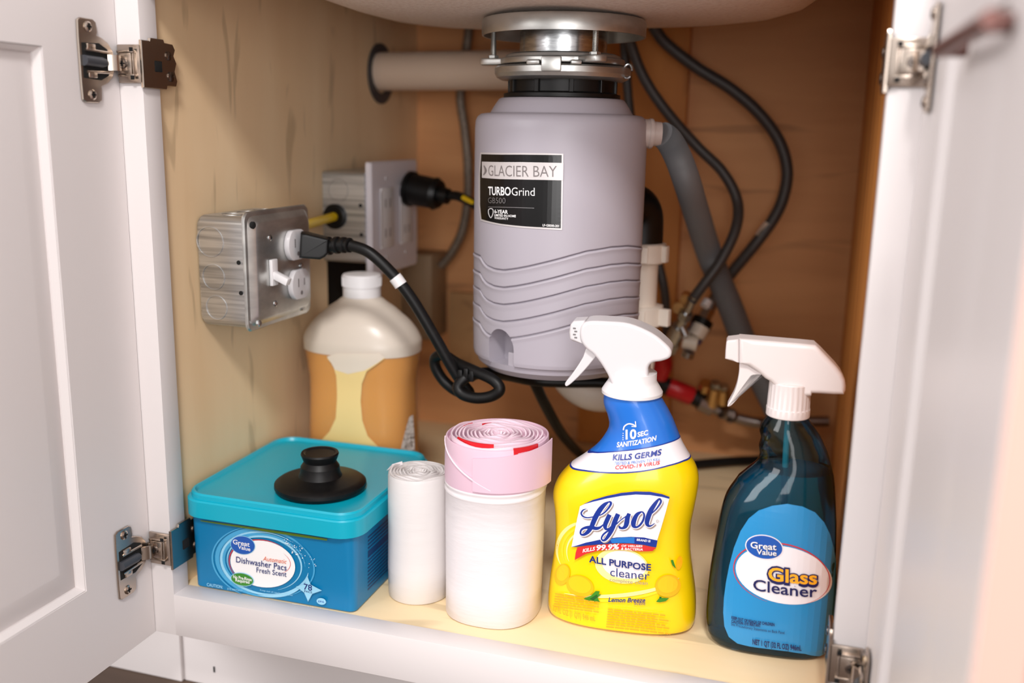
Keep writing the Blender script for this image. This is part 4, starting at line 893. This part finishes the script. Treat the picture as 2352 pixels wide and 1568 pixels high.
d.build('lettering', wl_, local=True)
d = Decal(Ly.S, Ly.uv, .005, .00014)
def pg(pts, m): d.poly([C4(*p) for p in pts], m)
def el4(cx, cy, rx, ry, rot, m): d.ell(*C4(cx, cy), rx/3.733, ry/3.733, rot, m)
d.arc(*C4(420, 760), 235/3.733, 240/3.733, 0, 30/3.733, 'pale_yellow', 150, 285, 30, True)
d.arc(*C4(420, 760), 190/3.733, 200/3.733, 0, 22/3.733, 'swoosh', 150, 300, 30, True)
d.arc(*C4(420, 770), 150/3.733, 170/3.733, 0, 16/3.733, 'pale_yellow', 150, 320, 30, True)
d.arc(*C4(640, 960), 620/3.733, 190/3.733, -3, 34/3.733, 'pale_yellow', 20, 130, 40, True)
d.arc(*C4(640, 985), 600/3.733, 200/3.733, -3, 26/3.733, 'swoosh', 10, 140, 40, True)
el4(740, 890, 230, 150, 10, 'pale_yellow'); el4(760, 880, 190, 118, 10, 'wrap_white')
# fruit and leaves
el4(235, 965, 62, 92, 15, 'lemon_deep'); el4(240, 950, 48, 70, 15, 'lemon'); el4(385, 1060, 118, 88, 22, 'lemon_deep'); el4(385, 1048, 98, 68, 22, 'lemon')
el4(1130, 1058, 106, 94, -10, 'lemon_deep'); el4(1128, 1046, 84, 72, -10, 'lemon'); el4(1222, 862, 24, 58, 8, 'lemon_deep')
pg(((415, 1165), (480, 1140), (520, 1100), (555, 1102), (545, 1130), (570, 1128), (535, 1155), (555, 1195), (500, 1190), (450, 1180)), 'leaf'); pg(((470, 1165), (530, 1130), (540, 1150), (500, 1180)), 'leaf_dark')
pg(((1150, 835), (1170, 832), (1195, 910), (1165, 880)), 'leaf'); pg(((1030, 1190), (1060, 1155), (1140, 1160), (1110, 1185), (1060, 1195)), 'leaf'); pg(((1055, 1145), (1080, 1150), (1062, 1165)), 'leaf_dark')
# logo panel
pg(((392, 372), (470, 338), (600, 300), (740, 270), (860, 258), (980, 262), (1080, 282), (1140, 305), (1110, 420), (1070, 560), (1036, 672), (900, 640), (760, 636), (640, 652), (500, 680), (322, 722), (345, 600), (368, 480)), 'wrap_white')
pg(((415, 358), (500, 320), (620, 284), (740, 258), (860, 246), (980, 248), (1080, 268), (1142, 292), (1140, 308), (1080, 292), (980, 276), (860, 272), (740, 284), (620, 306), (500, 335)), 'lysol_blue')
pg(((318, 722), (440, 682), (560, 655), (700, 636), (820, 630), (930, 636), (1042, 662), (1030, 722), (930, 700), (820, 688), (700, 686), (580, 694), (450, 705)), 'lysol_blue')
pg(((640, 648), (760, 634), (850, 634), (850, 686), (760, 682), (660, 686)), 'mid_blue')
pg(((372, 722), (450, 708), (580, 696), (700, 688), (820, 690), (930, 702), (1030, 724), (1000, 752), (900, 756), (780, 742), (660, 738), (540, 752), (440, 778), (350, 832), (358, 770)), 'print_red')
def t4(s, a, b, h, m, **k): d.text(s, C4(*a), C4(*b), h/3.733, m, **k)
t4('BRAND III', (868, 662), (980, 676), 18, 'ink_white', bold=.02, lean=.2)
t4('KILLS', (415, 766), (515, 745), 30, 'ink_white', bold=.025, lean=.2); t4('99.9%', (524, 746), (716, 734), 44, 'ink_white', bold=.03, lean=.2); t4('OF VIRUSES', (738, 715), (915, 718), 17, 'ink_white', bold=.02, lean=.2); t4('& BACTERIA', (736, 740), (920, 748), 19, 'ink_white', bold=.02, lean=.2)
t4('ALL PURPOSE', (468, 846), (988, 920), 54, 'navy', bold=.03); t4('cleaner', (645, 966), (976, 1000), 72, 'navy', bold=-.002); t4('complete clean', (640, 1010), (960, 1042), 30, 'logo_grey', bold=.004)
t4('Lemon Breeze', (628, 1186), (938, 1190), 36, 'navy', bold=.025, lean=.25); t4('scent', (848, 1212), (942, 1214), 28, 'navy', bold=0, lean=.15)
random.seed(11)
for x0, y0, x1, n, sl in ((190, 1118, 550, 6, .13), (625, 1245, 1145, 8, .11)):
    for k in range(n):
        e = x1-random.choice((0, 0, 40, 120)); x = x0-k*2; yy = y0+k*21
        while x < e:
            wd_ = min(random.uniform(22, 80), e-x); y_ = yy+(x-x0)*sl
            d.put([d.uv(*C4(x, y_)), d.uv(*C4(x+wd_, y_+wd_*sl)), d.uv(*C4(x+wd_, y_+wd_*sl+10)), d.uv(*C4(x, y_+10))], [(0, 1, 2, 3)], 'fine_print'); x += wd_+9
t4('32 FL OZ (1 QT) 946 mL', (172, 1262), (520, 1350), 44, 'fine_print', bold=.02)
# script logo drawn with a broad pen: grey drop shadow, white edge, blue letters
SC = [([(295, 438), (225, 462), (182, 530), (220, 598), (310, 628), (440, 610)], [8, 28, 34, 32, 26, 24]),
      ([(575, 580), (660, 535), (760, 440), (825, 340), (825, 295), (780, 280)], [20, 30, 40, 50, 48, 30]),
      ([(780, 284), (690, 345), (590, 455), (500, 600), (440, 740), (400, 840), (330, 945), (250, 1008), (185, 1012), (166, 960), (200, 890), (290, 852), (400, 848), (510, 870), (590, 845), (660, 780)], [30, 80, 108, 112, 105, 95, 88, 60, 40, 40, 46, 62, 80, 75, 50, 20]),
      ([(800, 560), (740, 690), (700, 800), (720, 880), (780, 870), (860, 790)], [95, 100, 95, 60, 30, 14]),
      ([(990, 545), (920, 700), (860, 870), (790, 1010), (710, 1120), (650, 1140), (622, 1090), (660, 1010), (740, 940), (850, 860), (960, 760), (1060, 670), (1240, 545)], [100, 110, 100, 85, 60, 40, 34, 40, 40, 34, 26, 22, 22]),
      ([(1235, 535), (1195, 640), (1180, 740), (1150, 820), (1090, 860), (1030, 850), (1012, 812)], [80, 104, 110, 90, 55, 50, 40]),
      ([(1510, 492), (1405, 560), (1335, 700), (1332, 800), (1390, 838), (1470, 790), (1540, 680), (1562, 560), (1515, 490)], [28, 80, 108, 96, 46, 46, 46, 42, 28]),
      ([(1720, 540), (1830, 430), (1920, 290), (1912, 228), (1880, 218), (1800, 320), (1700, 480), (1640, 640), (1622, 750), (1660, 808), (1720, 800), (1790, 750)], [20, 34, 44, 42, 40, 80, 105, 110, 92, 56, 28, 12])]
CL = lambda x, y: (1320+x/9.8, 1120+y/9.8)
for dx, dy, gw, m in ((22, 34, 26, 'logo_grey'), (4, 6, 34, 'wrap_white'), (0, 0, 0, 'lysol_blue')):
    for pts, wd in SC: d.stroke([CL(x+dx, y+dy) for x, y in pts], [(q+gw)/9.8 for q in wd], m, 6); d.layer -= .93
    d.layer += 1
d.ell(*C4(1040, 490), 2.6, 2.6, 0, 'logo_grey', 16); d.ell(*C4(1040, 490), 1.8, 1.8, 0, 'wrap_white', 12)
d.build('front_label', ly, local=True)
# trigger head
pp_ = lambda B, L: [B.plane(*p) for p in L]
m = MB(); m.lathe([(.0240, .2090), (.0262, .2100), (.0262, .2125), (.0235, .2170), (.0215, .2200), (.0205, .2220), (.0205, .2290), (.0180, .2295)], 48, ((.0005), 0, 0)); m.build('neck_ring', 'white_plastic', ly, local=True)
H1 = pp_(Ly, ((1358, 730.5), (1400, 731), (1450, 736), (1500, 757), (1530, 780), (1544, 797), (1541, 813), (1522, 821), (1503, 824), (1493, 834), (1492, 852), (1490, 892), (1470, 903), (1440, 904), (1424, 902), (1411, 878), (1399, 850), (1382, 823), (1368, 806), (1352, 793), (1341, 778), (1337, 758), (1342, 739)))
m = MB(); m.loft(pillow(H1, .0150, .0030, 0, 5, 4)); hd = m.build('trigger_head', 'white_gloss', ly, local=True, smooth=50, wn=True)
N1 = pp_(Ly, ((1348, 731), (1322, 732), (1314, 740), (1311, 757), (1312, 772), (1318, 778), (1347, 786)))
m = MB(); m.loft(pillow(N1, .0110, .003, 0, 4, 0)); m.build('nozzle', 'white_gloss', hd, local=True, smooth=50, wn=True)
m = MB()
for k in range(4): p = Ly.plane(1324+(k % 2)*3, 748+k*7); m.box((p[0]-.0012, -.0116, p[1]-.0006), (p[0]+.0012, -.0108, p[1]+.0006), .0002, 1)
m.build('nozzle_mark', 'label_mid', hd, local=True)
G1 = pp_(Ly, ((1350, 795), (1362, 800), (1372, 812), (1362, 826), (1346, 845), (1326, 866), (1306, 882), (1301, 875), (1314, 858), (1330, 835), (1342, 815)))
m = MB(); m.loft(pillow(G1, .0080, .0011, 0, 3, 4)); m.build('trigger', 'white_gloss', ly, local=True, smooth=50, wn=True)

# ------------------------------------------------------------------ blue glass cleaner bottle
MATS['clear_teal'] = m_ = bpy.data.materials.new('clear_teal'); m_.use_nodes = True; nt = m_.node_tree; N_ = nt.nodes
for nn in list(N_): 
    if nn.type == 'BSDF_PRINCIPLED': N_.remove(nn)
tr_ = N_.new('ShaderNodeBsdfTransparent'); tr_.inputs[0].default_value = lin((196, 228, 232)); gl = N_.new('ShaderNodeBsdfGlossy'); gl.inputs['Roughness'].default_value = .08
fr = N_.new('ShaderNodeFresnel'); fr.inputs[0].default_value = 1.42; mx = N_.new('ShaderNodeMixShader')
nt.links.new(fr.outputs[0], mx.inputs[0]); nt.links.new(tr_.outputs[0], mx.inputs[1]); nt.links.new(gl.outputs[0], mx.inputs[2]); nt.links.new(mx.outputs[0], N_['Material Output'].inputs[0])
mat('blue_liquid', (24, 144, 186), .06, trans=.8, ior=1.2); mat('teal_tube', (30, 140, 160), .3, trans=.4)
mat('gc_label', (40, 138, 196), .28, coat=.3); mat('gc_orange', (252, 176, 40), .35); mat('cream_plastic', (218, 208, 206), .35); mat('gc_navy', (22, 26, 84), .4)
gl_ = V((-.0125, .799, 0)); grz = math.radians(4)
gc = empty('spray_bottle', gl_, grz, 'clear bottle of blue glass cleaner with a cream trigger', 'spray bottle', 'trigger spray bottles')
gt = [(.0006, -.046, .046, -.026, .026, 2.8), (.003, -.0485, .0485, -.0285, .0285, 2.8), (.010, -.0520, .0500, -.0310, .0310, 2.8), (.025, -.0535, .0510, -.0318, .0318, 2.8), (.060, -.0525, .0505, -.0315, .0315, 2.8), (.095, -.0495, .0490, -.0310, .0310, 2.7), (.115, -.0470, .0475, -.0305, .0305, 2.6), (.132, -.0430, .0455, -.0295, .0295, 2.4), (.148, -.0345, .0435, -.0275, .0275, 2.2), (.156, -.0270, .0420, -.0260, .0260, 2.1), (.163, -.0205, .0400, -.0245, .0245, 2), (.170, -.0185, .0380, -.0232, .0232, 2), (.177, -.0195, .0352, -.0222, .0222, 2), (.184, -.0185, .0318, -.0212, .0212, 2), (.190, -.0200, .0285, -.0200, .0200, 2), (.196, -.0190, .0240, -.0185, .0185, 2), (.203, -.0150, .0185, -.0160, .0160, 2), (.208, -.0130, .0168, -.0150, .0150, 2)]
G = Body(gt, gl_, grz)
G.mesh(80).build('shell', 'clear_teal', gc, local=True, smooth=60)
G.mesh(64, -.0013, .0022, .1600).build('liquid', 'blue_liquid', gc, local=True, smooth=60)
MB().tube([(.002, 0, .206), (.003, 0, .16), (.006, -.002, .10), (.010, -.004, .01)], .0026, 10, 6).build('dip_tube', 'teal_tube', gc, local=True)
C6 = lambda x, y: (1580+x/3.5, 1120+y/3.5)
d = Decal(G.S, G.uv, .005, .00018); d.layer = 3
LB_ = [(286, 1000), (292, 880), (308, 760), (335, 620), (372, 480), (425, 345), (490, 245), (570, 180), (680, 142), (800, 127), (920, 148), (1020, 195), (1092, 275), (1138, 370), (1165, 470), (1185, 580), (1195, 700), (1196, 850), (1190, 1000), (1180, 1150), (1165, 1260), (1130, 1335), (1060, 1348), (940, 1330), (800, 1310), (650, 1292), (500, 1272), (400, 1248), (330, 1195), (295, 1110)]
d.poly([C6(*p) for p in LB_], 'gc_label'); gl2 = d.build('front_label', gc, local=True)
d = Decal(G.S, G.uv, .005, .00018); d.layer = 5
d.ell(*C6(770, 697), 388/3.5, 228/3.5, 12, 'wrap_white')
d.arc(*C6(752, 690), 386/3.5, 242/3.5, 12, 10/3.5, 'print_red', 100, 415, 60, True)
d.ell(*C6(615, 472), 153/3.5, 98/3.5, 10, 'wrap_white'); d.ell(*C6(615, 472), 145/3.5, 91/3.5, 10, 'gv_blue')
def t6(s, a, b, h, m, **k): d.text(s, C6(*a), C6(*b), h/3.5, m, **k)
t6('Great', (511, 480), (716, 500), 50, 'gc_navy', bold=.012); t6('Value', (557, 530), (716, 546), 42, 'gc_navy', bold=.012); d.layer += 1
t6('Great', (506, 475), (711, 494), 50, 'ink_white', bold=.012); t6('Value', (553, 525), (712, 540), 42, 'ink_white', bold=.012)
t6('Glass', (632, 742), (1044, 778), 118, 'gc_navy', bold=.085); d.layer += 1
t6('Glass', (646, 731), (1030, 765), 102, 'gc_orange', bold=.022)
t6('Cleaner', (526, 812), (1030, 868), 88, 'gc_navy', bold=.012)
t6('KEEP OUT OF REACH OF CHILDREN', (355, 1044), (696, 1102), 23, 'gc_navy', bold=.03); t6('CAUTION: EYE IRRITANT', (355, 1074), (586, 1110), 23, 'gc_navy', bold=.03); t6('See Precautionary Statements on Back Panel', (352, 1096), (775, 1166), 22, 'gc_navy', bold=.0)
t6('NET 1 QT (32 FL OZ) 946mL', (520, 1246), (908, 1298), 42, 'gc_navy', bold=.025)
d.build('lettering', gl2, local=True)
C5 = lambda x, y: (1580+x/3.7325, 740+y/3.7325)
m = MB(); nf = 48; rings = []; cx = .0015
for z, r in ((.2045, .0168), (.2052, .0175), (.2115, .0175), (.2122, .0171), (.2325, .0166), (.2335, .0158)):
    rings.append([(cx+(r-(.0007 if .212 < z < .2325 and (j//2) % 2 else 0))*math.cos(2*PI*j/96), (r-(.0007 if .212 < z < .2325 and (j//2) % 2 else 0))*math.sin(2*PI*j/96), z) for j in range(96)])
m.loft(rings).build('cap', 'cream_plastic', gc, local=True, smooth=30)
H2 = pp_(G, [C5(*p) for p in ((440, 118), (560, 126), (760, 143), (960, 160), (1085, 172), (1140, 222), (1200, 285), (1262, 350), (1310, 410), (1338, 465), (1346, 520), (1344, 560), (1328, 592), (1240, 592), (1120, 584), (1058, 582), (1052, 606), (960, 612), (850, 610), (765, 600), (758, 560), (745, 520), (700, 478), (660, 455), (600, 400), (520, 348), (440, 325))])
m = MB(); m.loft(pillow(H2, .0125, .004, 0, 4, 0)); hd = m.build('trigger_head', 'cream_plastic', gc, local=True, smooth=40, wn=True)
N2 = pp_(G, [C5(*p) for p in ((440, 124), (395, 128), (345, 134), (332, 150), (325, 220), (322, 290), (380, 308), (440, 322))])
m = MB(); m.loft(pillow(N2, .0105, .0018, 0, 3, 0)); m.build('nozzle', 'cream_plastic', hd, local=True, smooth=40, wn=True)
G2 = pp_(G, [C5(*p) for p in ((447, 330), (500, 340), (560, 380), (650, 436), (600, 440), (545, 448), (515, 510), (480, 575), (430, 635), (380, 690), (350, 706), (341, 694), (370, 640), (400, 580), (425, 500), (440, 410))])
m = MB(); m.loft(pillow(G2, .0068, .0010, 0, 3, 3)); m.build('trigger', 'cream_plastic', gc, local=True, smooth=40, wn=True)

# ------------------------------------------------------------------ bar on the right door
mat('bronze', (120, 84, 78), .4, .6)
bar = empty('door_bar', (.0635, .495, .478), 0, 'short dark bronze bar fixed inside the open right door', 'bar')
def tb(mb): mb.v = [tuple(TR @ V(q)) for q in mb.v]; return mb
tb(MB().cyl((-.010, -.275, .4745), (-.010, -.134, .4740), .0040, 16)).build('rod', 'bronze', bar)
for y, xe in ((-.262, -.0002), (-.140, .0024)): tb(MB().cyl((-.010, y, .4743), (xe, y, .4743), .0042, 14)).build('post', 'bronze', bar)
